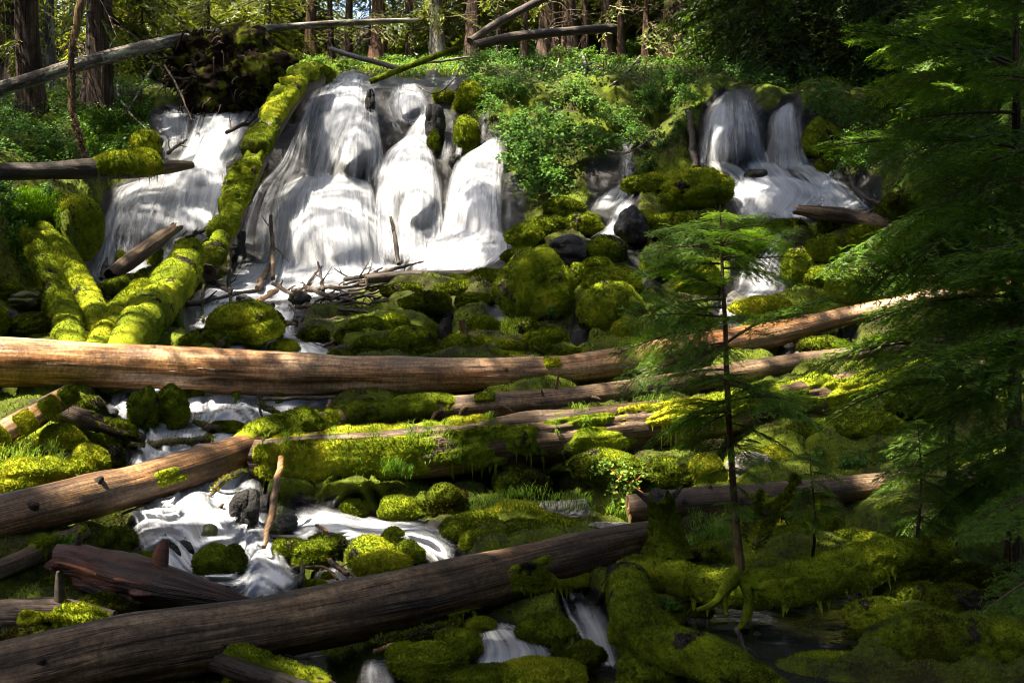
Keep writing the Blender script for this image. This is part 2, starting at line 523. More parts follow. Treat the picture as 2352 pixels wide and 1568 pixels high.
def pool_mat():
    t = NT('dark_water')
    v = t.n('NewGeometry').outputs['Position']
    n = t.noise(v, 3, 4, .6)
    col = t.ramp(n, [(.35, (.004, .005, .005)), (.62, (.015, .017, .018)), (.8, (.16, .17, .19))])
    return t.out(t.principled(col, .12, t.bump(n, .4, .05), .5))


M['pool'] = pool_mat()
# ------------------------------------------------------------------ water: silky sheets that follow the rock; a row is (Ul, Vl, Ur, Vr) across the flow
WATER = {
    'main': [
        (.62, .15, [(775, 178, 850, 180), (735, 193, 866, 200), (708, 225, 872, 240), (688, 270, 878, 295), (668, 330, 884, 350), (652, 395, 880, 405), (640, 428, 876, 432)]),
        (.66, .28, [(790, 176, 848, 178), (760, 200, 842, 205), (735, 250, 838, 260), (712, 330, 800, 340), (700, 400, 770, 405), (690, 432, 770, 434)]),
        (.58, .32, [(795, 272, 845, 272), (780, 300, 872, 305), (773, 345, 886, 350), (770, 390, 890, 395), (768, 425, 885, 425)]),
        (.52, .12, [(712, 225, 735, 225), (675, 310, 700, 310), (640, 380, 680, 380), (598, 425, 665, 420), (570, 490, 650, 480), (556, 560, 640, 560), (545, 620, 640, 615)]),
        (.72, .30, [(655, 414, 862, 418), (632, 445, 872, 448), (618, 500, 882, 505), (606, 560, 893, 560), (590, 610, 905, 605), (565, 655, 915, 632)]),
        (.80, .42, [(690, 420, 800, 420), (670, 450, 830, 450), (650, 520, 850, 520), (640, 600, 870, 600), (630, 650, 880, 640)]),
        (.70, .12, [(880, 225, 898, 225), (884, 255, 912, 258), (892, 285, 922, 288), (904, 312, 935, 318)]),
        (.66, .14, [(900, 194, 978, 192), (892, 220, 984, 225), (888, 255, 988, 262), (900, 285, 986, 290)]),
        (.72, .20, [(925, 196, 965, 194), (940, 222, 984, 226), (958, 250, 990, 255), (965, 285, 988, 290)]),
        (.80, .22, [(965, 262, 988, 256), (938, 292, 990, 290), (912, 325, 992, 322), (890, 345, 1000, 346)]),
        (.72, .28, [(925, 322, 978, 318), (888, 345, 1000, 350), (866, 378, 1012, 388), (856, 420, 1020, 430), (853, 470, 1023, 480), (853, 540, 1022, 540), (850, 600, 1022, 600)]),
        (.85, .40, [(930, 325, 960, 322), (892, 352, 950, 350), (870, 390, 935, 390), (862, 450, 915, 450), (858, 520, 915, 520), (855, 600, 930, 600)]),
        (.60, .36, [(968, 408, 992, 405), (948, 440, 1012, 440), (935, 490, 1020, 490), (925, 545, 1022, 545), (920, 600, 1022, 600)]),
        (.82, .30, [(1103, 345, 1156, 316), (1060, 358, 1158, 365), (1036, 392, 1158, 415), (1024, 440, 1156, 470), (1020, 500, 1154, 520), (1005, 555, 1160, 552)]),
        (.70, .42, [(1040, 368, 1100, 352), (1030, 400, 1085, 395), (1022, 450, 1060, 450), (1015, 510, 1050, 510), (1000, 560, 1060, 560)]),
        (.62, .12, [(1032, 262, 1040, 262), (1022, 300, 1050, 300), (1014, 340, 1056, 342), (1008, 378, 1050, 370)]),
        (.75, .10, [(1106, 252, 1115, 250), (1102, 300, 1113, 300), (1098, 348, 1111, 350)]),
        (.82, .25, [(1000, 535, 1168, 533), (965, 556, 1174, 550), (935, 590, 1178, 580), (915, 632, 1130, 618)]),
        (.45, .10, [(1160, 440, 1175, 440), (1158, 500, 1180, 500), (1160, 545, 1178, 545)]),
        (.62, .10, [(985, 155, 1000, 155), (978, 192, 1004, 192)]),
        (.62, .10, [(1025, 178, 1072, 174), (1000, 205, 1060, 205)]),
        (.55, .10, [(882, 180, 920, 180), (880, 200, 930, 196)]),
    ],
    'left': [
        (.66, .25, [(540, 222, 634, 220), (470, 238, 622, 245), (448, 262, 612, 268), (430, 300, 596, 310), (410, 345, 570, 355), (380, 388, 538, 395), (362, 425, 535, 425)]),
        (.72, .34, [(560, 222, 620, 222), (505, 240, 585, 245), (475, 280, 560, 285), (455, 330, 540, 335), (425, 390, 530, 395), (420, 430, 530, 430)]),
        (.64, .12, [(352, 266, 452, 246), (348, 290, 448, 285), (372, 322, 440, 322), (362, 352, 430, 350)]),
        (.66, .12, [(354, 372, 440, 366), (352, 400, 430, 395), (348, 425, 420, 425)]),
        (.66, .22, [(288, 422, 535, 415), (252, 440, 538, 445), (230, 490, 528, 490), (222, 545, 510, 530), (210, 600, 505, 570), (190, 645, 480, 610)]),
        (.84, .34, [(400, 405, 530, 405), (390, 450, 525, 450), (380, 500, 510, 500), (370, 560, 500, 560), (330, 610, 480, 600)]),
        (.60, .28, [(300, 432, 380, 432), (268, 470, 380, 470), (252, 530, 372, 530), (240, 590, 370, 590)]),
    ],
    'right': [
        (.60, .14, [(1655, 216, 1722, 220), (1622, 252, 1746, 262), (1607, 305, 1762, 315), (1603, 355, 1768, 362), (1600, 392, 1770, 392)]),
        (.66, .24, [(1640, 236, 1690, 236), (1618, 270, 1690, 270), (1608, 320, 1690, 320), (1605, 390, 1690, 390)]),
        (.68, .14, [(1796, 245, 1834, 236), (1766, 268, 1840, 280), (1760, 310, 1848, 320), (1750, 350, 1862, 365), (1740, 392, 1884, 390)]),
        (.74, .20, [(1600, 376, 1700, 380), (1650, 420, 1756, 425), (1690, 510, 1786, 508)]),
        (.78, .26, [(1680, 380, 1806, 380), (1725, 430, 1850, 432), (1760, 508, 1885, 506)]),
        (.76, .22, [(1786, 380, 1886, 388), (1845, 425, 1955, 434), (1862, 495, 2016, 492)]),
        (.62, .34, [(1700, 392, 1765, 395), (1690, 430, 1770, 432), (1690, 470, 1765, 472)]),
        (.70, .35, [(1690, 418, 1850, 415), (1690, 445, 1930, 450), (1690, 500, 1840, 500)]),
        (.55, .14, [(1905, 385, 1926, 382), (1885, 410, 1947, 412), (1876, 440, 1957, 445), (1868, 470, 1968, 472)]),
        (.42, .10, [(1975, 400, 1986, 400), (1968, 430, 2012, 430), (1960, 472, 2028, 488)]),
        (.62, .10, [(1590, 330, 1600, 325), (1592, 360, 1610, 360), (1596, 385, 1625, 385)]),
    ],
    'thread': [
        (.85, .12, [(1424, 320, 1440, 320), (1420, 370, 1452, 370), (1413, 428, 1462, 428)]),
        (.70, .12, [(1390, 440, 1462, 425), (1368, 458, 1455, 452), (1348, 485, 1430, 478)]),
        (.82, .16, [(1425, 456, 1466, 454), (1402, 488, 1460, 485), (1385, 520, 1450, 526), (1345, 548, 1400, 546)]),
        (.90, .25, [(1440, 592, 1472, 590), (1462, 615, 1500, 612), (1492, 645, 1532, 635)]),
    ],
    'stream': [
        (.98, .14, [(540, 598, 960, 598), (520, 630, 930, 630), (455, 668, 835, 658), (437, 705, 722, 692)]),
        (.9, .12, [(185, 605, 500, 590), (190, 640, 480, 620), (240, 660, 330, 655)]),
        (.86, .08, [(437, 690, 722, 690), (428, 730, 705, 715), (440, 772, 690, 760), (500, 805, 780, 800), (600, 830, 800, 825)]),
        (.82, .12, [(225, 870, 765, 880), (236, 930, 742, 930), (270, 962, 700, 962), (298, 995, 610, 990), (300, 1045, 570, 1030), (280, 1090, 560, 1070)]),
        (.82, .16, [(380, 1115, 600, 1050), (290, 1168, 606, 1100), (292, 1200, 614, 1150), (300, 1232, 630, 1200), (310, 1262, 650, 1250), (330, 1298, 665, 1292), (380, 1325, 690, 1325), (500, 1350, 700, 1350)]),
        (.80, .24, [(560, 1058, 596, 1052), (545, 1100, 592, 1100), (520, 1160, 570, 1160), (505, 1220, 560, 1220), (490, 1250, 590, 1250)]),
        (.80, .20, [(690, 1140, 610, 1225), (790, 1165, 690, 1250), (880, 1188, 790, 1250), (985, 1200, 890, 1248), (1045, 1235, 955, 1282), (1080, 1288, 990, 1318)]),
        (.84, .22, [(545, 1300, 690, 1290), (525, 1335, 690, 1335), (515, 1368, 670, 1362), (520, 1395, 650, 1390)]),
        (.55, .06, [(720, 1300, 830, 1300), (715, 1335, 835, 1335), (720, 1360, 830, 1350)]),
        (.86, .08, [(1095, 1425, 1135, 1422), (1088, 1450, 1205, 1440), (1082, 1482, 1265, 1480), (1075, 1512, 1275, 1520), (1060, 1540, 1260, 1545)]),
        (.92, .10, [(1282, 1350, 1345, 1352), (1298, 1400, 1392, 1400), (1318, 1450, 1418, 1440), (1340, 1500, 1428, 1500), (1380, 1535, 1432, 1545)]),
        (.74, .08, [(832, 1505, 900, 1500), (816, 1545, 912, 1545), (808, 1600, 925, 1600)]),
        (.50, .04, [(1680, 1462, 1770, 1455), (1690, 1490, 1900, 1478), (1720, 1520, 1960, 1505), (1760, 1540, 1900, 1535)]),
        (.52, .06, [(625, 1495, 745, 1480), (618, 1535, 748, 1532)]),
        (.90, .30, [(1752, 498, 1795, 505), (1770, 535, 1806, 540), (1728, 585, 1808, 578), (1690, 618, 1812, 622), (1680, 665, 1806, 668), (1652, 700, 1745, 700), (1638, 745, 1692, 738)]),
        (.60, .06, [(1800, 790, 1965, 772), (1780, 832, 1955, 812)]),
        (.50, .06, [(0, 712, 62, 718), (-10, 748, 52, 752)]),
        (.78, .10, [(1130, 692, 1146, 690), (1124, 720, 1160, 720), (1118, 745, 1170, 745)]),
        (.75, .10, [(1322, 733, 1334, 733), (1315, 760, 1344, 760), (1312, 790, 1348, 790)]),
    ],
}
WET = np.zeros((200, 300))          # raster of the wet ground, 8 units per cell


def water_sheet(dens, off, rows, seed, bow=0.0):
    rows = np.asarray(rows, float)
    n = max(8, int(np.abs(np.diff(rows[:, 1])).sum() / 7) + 8)
    L = catmull(rows[:, :2], n)
    R = catmull(rows[:, 2:], n)
    w = np.linalg.norm(L - R, axis=1).mean()
    m = int(np.clip(w / 5, 8, 60))
    s = np.linspace(0, 1, m)
    G = L[:, None] * (1 - s)[None, :, None] + R[:, None] * s[None, :, None]
    if bow:
        G[..., 1] -= (np.linspace(.13, -.05, n) * min(w, 160) * bow)[:, None] * (1 - (2 * s - 1) ** 2)[None, :]
    arc = np.minimum(s, 1 - s) * 4
    Dp = D(G[..., 0], G[..., 1])
    scale = Dp.mean() / FOC
    q = np.stack([s[None, :] * w * scale * 1.6 + 0 * G[..., 0], np.arange(n)[:, None] * .05 + 0 * G[..., 0], np.full(G.shape[:2], seed * 3.7)], -1)
    flat = 1.8 if rows[:, 1].min() > 590 else 1.0
    rel = scale * 70 * flat * (.45 if bow else .8) * (.05 * vnoise(q, seed) + .03 * vnoise(q * [3.5, 1.5, 1], seed + 9) + .018 * flat * vnoise(q * [.8, 5, 1], seed + 4))
    Y = Dp - (off * np.clip(arc, 0, 1) ** .6 + rel * np.clip(arc, 0, 1)) - .03
    v = P(G[..., 0], G[..., 1], Y)
    u = s[None, :] * w * scale + 0 * Y
    t = np.concatenate([[0], np.cumsum(np.linalg.norm(np.diff(v[:, m // 2], axis=0), axis=1))])[:, None] + 0 * Y
    k = np.arange(n)[:, None] / (n - 1)
    e = np.clip(np.minimum(s, 1 - s)[None, :] * w / (40 if bow else 60), 0, 1) * np.clip(k * n / 4.5, 0, 1) * np.clip((1 - k) * n / 4.5, 0, 1)
    ci = np.clip((G[..., 0] / 8).astype(int), 0, 299)
    ri = np.clip((G[..., 1] / 8).astype(int), 0, 199)
    WET[ri, ci] = 1
    return v, np.stack([u + seed * 7.1, t], -1), np.full(Y.shape, dens + (-.05 if bow else -.04)) - (.20 * k ** 1.5 if bow and dens < .63 else 0) + .06 * np.sin(k * 5 + seed) + (0 if bow else .34 * (stair(G[..., 0], G[..., 1])[1] - .55)), e


def ribbons(off, rows, seed, count, calm=False):
    """loose strands of falling water in front of a sheet"""
    g = np.random.default_rng(seed + 500)
    rows = np.asarray(rows, float)
    n = 40
    L = catmull(rows[:, :2], n)
    R = catmull(rows[:, 2:], n)
    w = np.linalg.norm(L - R, axis=1).mean()
    for _ in range(count):
        t0 = g.uniform(-.05, .6)
        t1 = min(1.02, t0 + g.uniform(.35, .8))
        t0 = max(0, t0)
        s0 = g.uniform(.03, .97) if not calm else g.uniform(.08, .92)
        ws = g.uniform(3, 16) / w
        m = 14
        i = np.linspace(t0, t1, m) * (n - 1)
        k = np.minimum(i.astype(int), n - 2)
        f = (i - k)[:, None]
        l = L[k] * (1 - f) + L[k + 1] * f
        r = R[k] * (1 - f) + R[k + 1] * f
        s = s0 + (np.linspace(-.5, .5, 5)[None, :] * ws) * np.linspace(.7, 1.5, m)[:, None] + .03 * np.sin(np.linspace(0, 3, m) + seed)[:, None]
        G = l[:, None] * (1 - s)[..., None] + r[:, None] * s[..., None]
        Y = D(G[..., 0], G[..., 1]) - off - (g.uniform(.03, .08) if calm else g.uniform(.05, .22))
        v = P(G[..., 0], G[..., 1], Y)
        sc = Y.mean() / FOC
        uv = np.stack([(s - s0) * w * sc + g.uniform(0, 40) + 0 * Y, np.linspace(0, (t1 - t0) * 3, m)[:, None] + g.uniform(0, 40) + 0 * Y], -1)
        e = np.sin(np.linspace(0, np.pi, 5))[None, :] * (np.sin(np.linspace(0, np.pi, m)) ** .9)[:, None]
        yield v, uv, np.full(Y.shape, g.uniform(.22, .60)), e * .6


def water_object(name, key, label, cat):
    vs, fs, us, ds, es, n = [], [], [], [], [], 0
    for i, (dens, off, rows) in enumerate(WATER[key]):
        r_ = np.asarray(rows, float)
        area = np.abs(r_[:, 2] - r_[:, 0]).mean() * (r_[:, 1].max() - r_[:, 1].min())
        parts = [water_sheet(dens, off, rows, i + len(key) * 20, 0 if key == 'stream' else 1.0)]
        parts += list(ribbons(off, rows, i + len(key) * 20, int(area / (420 if key != 'stream' else 1500)), key == 'stream'))
        for v, u, d, e in parts:
            vs.append(v.reshape(-1, 3)); us.append(u.reshape(-1, 2)); ds.append(d.ravel()); es.append((e + 0 * d).ravel())
            fs.append(grid_faces(*v.shape[:2]) + n)
            n += v.shape[0] * v.shape[1]
    me = mesh(name, np.concatenate(vs), fs, M['water'], None, {'dens': np.concatenate(ds), 'edge': np.concatenate(es)}, np.concatenate(us))
    tag(obj(name, me), label, cat, None, 'structure')


water_object('waterfall', 'main', 'broad white main waterfall spilling over three domes of dark rock', 'waterfall')
water_object('waterfall', 'left', 'white stepped waterfall left of the leaning mossy log', 'waterfall')
water_object('waterfall', 'right', 'shaded waterfall with one round dome under the dark trees at right', 'waterfall')
water_object('waterfall', 'thread', 'thin thread of falling water below the leafy shrubs', 'waterfall')
gx, gy = np.meshgrid(np.linspace(1.55, 3.6, 30), np.linspace(7.9, 10.8, 30))
me = mesh('dark_pool', np.stack([gx, gy, -2.80 + .012 * vnoise(np.stack([gx * 3, gy * 3, 0 * gx], -1), 4)], -1), [grid_faces(30, 30)[:, ::-1]], M['pool'])
tag(obj('dark_pool', me), 'black still pool under the arched mossy log', 'pool', None, 'structure')
water_object('stream', 'stream', 'foaming stream running down between mossy boulders and fallen logs', 'stream')


def blur(a, n):
    for _ in range(n):
        p = np.pad(a, 1, mode='edge')
        a = (p[1:-1, 1:-1] * 2 + p[:-2, 1:-1] + p[2:, 1:-1] + p[1:-1, :-2] + p[1:-1, 2:]) / 6
    return a


WETB = np.clip(blur(WET, 3) * 1.5, 0, 1)
# rock walls that stay bare beside the falls; cave shade painted under root wad
for (u, v, ru, rv) in [(640, 330, 45, 100), (1010, 290, 30, 60), (1160, 460, 40, 80), (880, 290, 20, 70), (300, 560, 60, 60), (1860, 300, 25, 60), (490, 180, 90, 60), (1325, 590, 60, 40), (1450, 560, 30, 30), (1780, 440, 110, 60), (1400, 400, 60, 60)]:
    yy, xx = np.mgrid[0:200, 0:300]
    WETB = np.maximum(WETB, np.clip(1.4 - ((xx * 8 - u) / ru) ** 2 - ((yy * 8 - v) / rv) ** 2, 0, 1))


def wet_at(U, V):
    ok = (U > 0) & (U < 2390) & (V > 0) & (V < 1590)
    return np.where(ok, WETB[np.clip((V / 8).astype(int), 0, 199), np.clip((U / 8).astype(int), 0, 299)], 0)


LIFT = norm(np.array([0, -.55, .83]))


def ground_point(U, V):
    """ground with its moss cushions, hollows and roots"""
    y = D(U, V)
    p = P(U, V, y)
    wet = wet_at(U, V)
    s = np.clip(y / 16, .55, 2.2)
    q = p * [1, .8, 1]
    near = np.clip(y / 14, .7, 1)
    c = domes(q / .30, 13) * .075 + domes(q / .62, 3) * .20 * near + domes(q / 1.5, 5) * .62 * near + fbm(q / 2.4, 3, 8) * .40 * near + fbm(q / .22, 2, 15) * .035
    far = sstep(36, 42, y)
    gloom = sstep(1650, 1900, U) * sstep(1150, 1350, V) * .18  # shade painted into the lower right ground by way of darker soil
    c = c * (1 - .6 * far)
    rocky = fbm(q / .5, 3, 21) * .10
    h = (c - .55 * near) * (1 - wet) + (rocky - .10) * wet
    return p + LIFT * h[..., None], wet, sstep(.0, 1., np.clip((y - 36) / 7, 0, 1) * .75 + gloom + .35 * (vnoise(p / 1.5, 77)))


UG = np.concatenate([np.arange(-700, -40, 22), np.arange(-40, 2400, 7.0), np.arange(2400, 3101, 22)])
VG = np.concatenate([np.arange(60, 620, 4.5), np.arange(620, 1600, 5.5), np.arange(1600, 2600, 25)])
UU, VVg = np.meshgrid(UG, VG)
gv, gw, gl = ground_point(UU, VVg)
# carry the ground on behind the wood and under the camera
back = gv[0].copy(); back[:, 1] += 160; back[:, 0] *= 2.6; back[:, 2] += 4
front = gv[-1].copy(); front[:, 1] = -10; front[:, 0] *= 4; front[:, 2] -= .6
gv = np.concatenate([back[None], gv, front[None]])
gw = np.concatenate([0 * gw[:1], gw, 0 * gw[:1]]); gl = np.concatenate([0 * gl[:1] + 1, gl, 0 * gl[:1]])
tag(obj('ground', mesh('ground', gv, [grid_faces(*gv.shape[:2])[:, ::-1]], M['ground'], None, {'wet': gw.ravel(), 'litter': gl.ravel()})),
    'moss covered slope of forest ground and wet rock under the waterfalls', 'ground', None, 'structure')

# moss pile standing up all over the ground
n = 150000
U = rng.uniform(-30, 2390, n); V = 330 + (1600 - 330) * rng.uniform(0, 1, n)
pt, wt, lt = ground_point(U, V)
k = (wt < .25) & (lt < .5)
pt = pt[k]
Yk = pt[:, 1]
T = Tris()
T.tris(fuzz(pt, np.tile(LIFT, (len(pt), 1)), .0024 * Yk + .012, .0011 * Yk, 5), 0)
tag(obj('moss_carpet', T.build('moss_carpet', M['dark_moss'])), 'short green moss pile covering the ground between logs and boulders', 'moss', None, 'stuff')
# ------------------------------------------------------------------ logs
class Log:
    """a fallen trunk along (U, V, distance, radius in picture units) points"""

    def __init__(s, pts, nl=None, na=36, rough=.05, bark=.03, lump=0.0, lumpf=1.0, grooves=(), seed=0, jag=(.1, .1)):
        pts = np.asarray(pts, float)
        c = P(pts[:, 0], pts[:, 1], pts[:, 2])
        r = pts[:, 3] / FOC * pts[:, 2]
        Lm = np.linalg.norm(np.diff(c, axis=0), axis=1).sum()
        nl = nl or int(np.clip(Lm / max(r.mean() * .14, .02), 24, 170))
        s.c = catmull(c, nl)
        s.r = np.maximum(catmull(r[:, None], nl)[:, 0], .004)
        s.T = norm(np.gradient(s.c, axis=0))
        mean = norm(s.T.mean(0))
        ref = np.array([0, -1., .0]) if abs(mean[2]) > .8 else np.array([0, 0, 1.])
        s.S = norm(np.cross(s.T, ref))
        s.N = np.cross(s.S, s.T)
        s.len = np.concatenate([[0], np.cumsum(np.linalg.norm(np.diff(s.c, axis=0), axis=1))])
        s.seed, s.rough, s.bark, s.lump, s.lumpf, s.grooves, s.na, s.jag = seed, rough, bark, lump, lumpf, grooves, na, jag
        s.org = s.c[len(s.c) // 2] - np.array([0, 0, s.r.mean()])

    def radius(s, i, a):
        """i: ring (may be fractional), a: angle from the top towards the camera side"""
        i = np.asarray(i, float); a = np.asarray(a, float)
        r = np.interp(i, np.arange(len(s.r)), s.r)
        L = np.interp(i, np.arange(len(s.r)), s.len)
        rm = s.r.mean()
        ca, sa = np.cos(a), np.sin(a)
        d = 1 + s.rough * fbm(np.stack([ca * 1.1, sa * 1.1, L / rm * .35], -1), 2, s.seed)
        if s.bark:
            d = d + s.bark * fbm(np.stack([ca * 5, sa * 5, L / rm * .5], -1), 3, s.seed + 5)
        if s.lump:
            d = d + s.lump * (domes(np.stack([ca * .62, sa * .62, L / rm * .8 * s.lumpf], -1), s.seed + 9) - .5)
        for (f0, f1, ga, gw, gd) in s.grooves:
            f = L / s.len[-1]
            wob = .10 * vnoise(np.stack([L / rm, 0 * L, 0 * L], -1), s.seed + 3)
            da = np.abs((a - ga - wob + np.pi) % (2 * np.pi) - np.pi)
            end = np.minimum(sstep(f0, f0 + .05, f), 1 - sstep(f1 - .02, f1, f))
            d = d - gd * end * (1 - sstep(gw * .55, gw, da))
        return r * d

    def point(s, f, a, off=0.0):
        i = np.asarray(f, float) * (len(s.r) - 1)
        i, a = np.broadcast_arrays(i, np.asarray(a, float))
        idx = np.arange(len(s.r))
        g = lambda A: np.stack([np.interp(i, idx, A[:, k]) for k in range(3)], -1)
        n = np.cos(a)[..., None] * g(s.N) + np.sin(a)[..., None] * g(s.S)
        return g(s.c) + n * (s.radius(i, a) + off)[..., None], norm(n)

    def mesh(s, name, mat, endmat=None, fz=0, fzl=.03):
        nl, na = len(s.c), s.na
        a = np.linspace(0, 2 * np.pi, na, endpoint=False)
        I, A = np.meshgrid(np.arange(nl), a, indexing='ij')
        v, n = s.point(I / (nl - 1), A)
        for ring, sg, j in ((0, -1, s.jag[0]), (nl - 1, 1, s.jag[1])):
            v[ring] += (s.T[ring] * sg)[None] * (s.r[ring] * j * (.6 + 1.2 * vnoise(np.stack([np.cos(a) * 2, np.sin(a) * 2, 0 * a + ring], -1), s.seed + 31)))[:, None]
        uv = np.stack([A / (2 * np.pi) * s.r.mean() * 6.28, s.len[:, None] + 0 * A], -1)
        V, F, fm, UVs, n0 = [v.reshape(-1, 3)], [grid_faces(nl, na, True)], [0], [uv.reshape(-1, 2)], nl * na
        for ring, sg in ((0, -1), (nl - 1, 1)):          # sawn or broken end: two inner rings and a centre
            c = s.c[ring]
            rings = [v[ring]]
            for q in (.7, .35):
                rr = c + (v[ring] - c) * q + s.T[ring] * sg * s.r[ring] * (.06 * vnoise(np.stack([np.cos(a) * 3, np.sin(a) * 3, 0 * a + q * 9], -1), s.seed + 41))[:, None]
                rings.append(rr)
            vv = np.concatenate(rings + [c[None]])
            ff = grid_faces(3, na, True)
            cc = np.stack([np.arange(na) + 2 * na, (np.arange(na) + 1) % na + 2 * na, np.full(na, 3 * na)], -1)
            if sg > 0:
                pass
            else:
                ff, cc = ff[:, ::-1], cc[:, ::-1]
            V.append(vv); F += [ff + n0, cc + n0]; fm += [1, 1]
            UVs.append(np.stack([(vv - c) @ s.S[ring] * 3, (vv - c) @ s.N[ring] * .6], -1))
            n0 += len(vv)
        if fz:
            g = np.random.default_rng(s.seed + 77)
            ff_ = g.uniform(0, 1, fz); aa = g.uniform(-2.3, 2.3, fz)
            p, nn = s.point(ff_, aa)
            t = fuzz(p, nn, fzl, fzl * .42, s.seed)
            V.append(t.reshape(-1, 3)); F.append(tri_idx(fz, n0)); fm.append(0)
            UVs.append(np.zeros((fz * 3, 2)))
        return mesh(name, np.concatenate(V) - s.org, F, [mat, endmat or mat], fm, None, np.concatenate(UVs))

    def moss(s, name, mat, f0, f1, a0, a1, th, cover, fz=3000, fzl=.03, hang=0, seed=0, parent=None, hlen=.25):
        nl = max(16, int((f1 - f0) * len(s.c) * 2))
        na = 40
        f = np.linspace(f0, f1, nl); a = np.linspace(a0, a1, na)
        Fg, A = np.meshgrid(f, a, indexing='ij')
        rm = s.r.mean()

        def height(Fv, Av):
            L = Fv * s.len[-1]
            q = np.stack([np.cos(Av) * rm, np.sin(Av) * rm, L], -1)
            m = fbm(q / (rm * 1.3) * [1, 1, .55], 3, seed + s.seed)
            e = np.clip(np.minimum((Fv - f0) / (f1 - f0), (f1 - Fv) / (f1 - f0)) * 5, 0, 1) * np.clip(np.minimum(Av - a0, a1 - Av) / (a1 - a0) * 6, 0, 1)
            k = sstep(-.05, .35, m + (cover - .5) * 1.4) * e ** .7
            return k, th * k * (.45 + .75 * domes(q / (th * 4.5), seed + 4) + .25 * fbm(q / .05, 2, seed)) - th * .25 * (1 - k)

        k, h = height(Fg, A)
        v, n = s.point(Fg, A)
        v = v + n * h[..., None]
        T = Tris()
        T.add(v.reshape(-1, 3), grid_faces(nl, na)[:, ::-1])
        g = np.random.default_rng(seed + 1)
        fv = g.uniform(f0, f1, fz); av = g.uniform(a0, a1, fz)
        kk, hh = height(fv, av)
        p, nn = s.point(fv, av)
        sel = kk > .35
        p = p + nn * hh[:, None]
        T.tris(fuzz(p[sel], nn[sel], fzl, fzl * .42, seed))
        if hang:
            fv = g.uniform(f0, f1, hang * 3); av = np.where(a1 > 1.2, g.uniform(max(a0, .9), a1, hang * 3), a1)
            kk, hh = height(fv, av)
            sel = (kk > .3)
            p, nn = s.point(fv, av)
            p = p[sel][:hang]; nn = nn[sel][:hang]
            L = g.uniform(.3, 1, len(p)) ** 2 * hlen
            w = g.uniform(.012, .035, len(p))
            tx = norm(np.cross(nn, [0, 0, 1.]))
            o = p + nn * .02
            T.tris(np.stack([o - tx * w[:, None], o + tx * w[:, None], o + np.array([0, 0, -1.]) * L[:, None] + nn * .02 + g.normal(0, .012, (len(p), 3))], 1))
        ob = obj(name, T.build(name, mat, s.org), parent)
        return ob


LOGS = {}


def log(key, name, label, pts, mat, end=None, fz=0, fzl=.03, cat='log', group=None, **kw):
    pts = np.array(pts, float)
    pts[:, 2] = np.minimum(pts[:, 2], D(pts[:, 0], pts[:, 1] + pts[:, 3]) - .10)      # rests on the ground, never in it
    L = Log(pts, seed=len(LOGS) * 13 + 1, **kw)
    o = obj(name, L.mesh(name, M[mat], M[end or mat], fz, fzl), None, L.org)
    tag(o, label, cat, group)
    L.o = o
    LOGS[key] = L
    return L


def stub(L, f, a, length, r, lean=.2, mat='brown_wood', curve=0.0):
    p, n = L.point(f, a, -.02)
    i = int(np.clip(f * (len(L.r) - 1), 0, len(L.r) - 1))
    d = norm(n + L.T[i] * lean)
    q = [p + d * length * t + np.array([0, 0, curve * length * t * t]) for t in (0, .35, .7, 1)]
    T = Tris()
    T.tube(np.array(q), [r * 1.25, r, r * .75, r * .35], 8, 0, .5, .25, int(f * 999))
    me = T.build('branch_stub', M[mat], L.org)
    me.uv_layers.new(name='UVMap')
    return obj('branch_stub', me, L.o)


# the big bare log across the middle
L = log('main', 'fallen_log', 'long bare tan log lying right across the stream below the falls',
        [(-140, 824, 16.6, 56), (0, 831, 16.9, 56), (300, 841, 17.5, 52), (600, 856, 18.1, 49), (900, 862, 18.7, 44), (1150, 857, 19.2, 36), (1300, 848, 19.5, 33),
         (1500, 818, 20.0, 35), (1650, 793, 20.5, 35), (1800, 762, 21, 28), (1960, 722, 21.4, 21), (2150, 682, 21.9, 19), (2320, 648, 22.4, 16)],
        'bare_wood', 'bare_wood', rough=.08, bark=.05, grooves=[(.08, .3, .7, .03, .05), (.3, .6, 1.1, .03, .05), (.55, .95, .9, .04, .05), (.6, .9, .4, .03, .04), (.17, .35, 2.0, .15, .26), (.335, .40, 1.62, .08, .05), (.52, .74, 1.75, .13, .12), (.05, .2, 2.1, .06, .05)], na=56)
for f, a, l, r in ((.18, .5, .05, .05), (.42, 1.3, .05, .04), (.62, .8, .06, .03)):
    stub(L, f, a, l, r)
L.moss('moss_patch', M['bright_moss'], .468, .492, .3, 1.3, .05, .75, 900, .03, 0, 3, L.o)
for f, a, l in ((.235, 2.6, .35), (.262, 2.7, .55)):
    p, n = L.point(f, a)
    T = Tris()
    g = np.random.default_rng(int(f * 1000))
    q = p + np.array([0, 0, -1.]) * np.linspace(0, l, 9)[:, None]
    T.tube(q, np.linspace(.07, .02, 9) * g.uniform(.7, 1.3, 9), 7, 0)
    idx = g.integers(0, 9, 300)
    dirs = norm(g.normal(0, 1, (300, 3)) * [1, 1, .3] + [0, 0, -.5])
    T.tris(fuzz(q[idx] + g.normal(0, .02, (300, 3)), dirs, .07, .02, 4, -.4))
    obj('hanging_moss', T.build('hanging_moss', M['moss'], L.org), L.o)

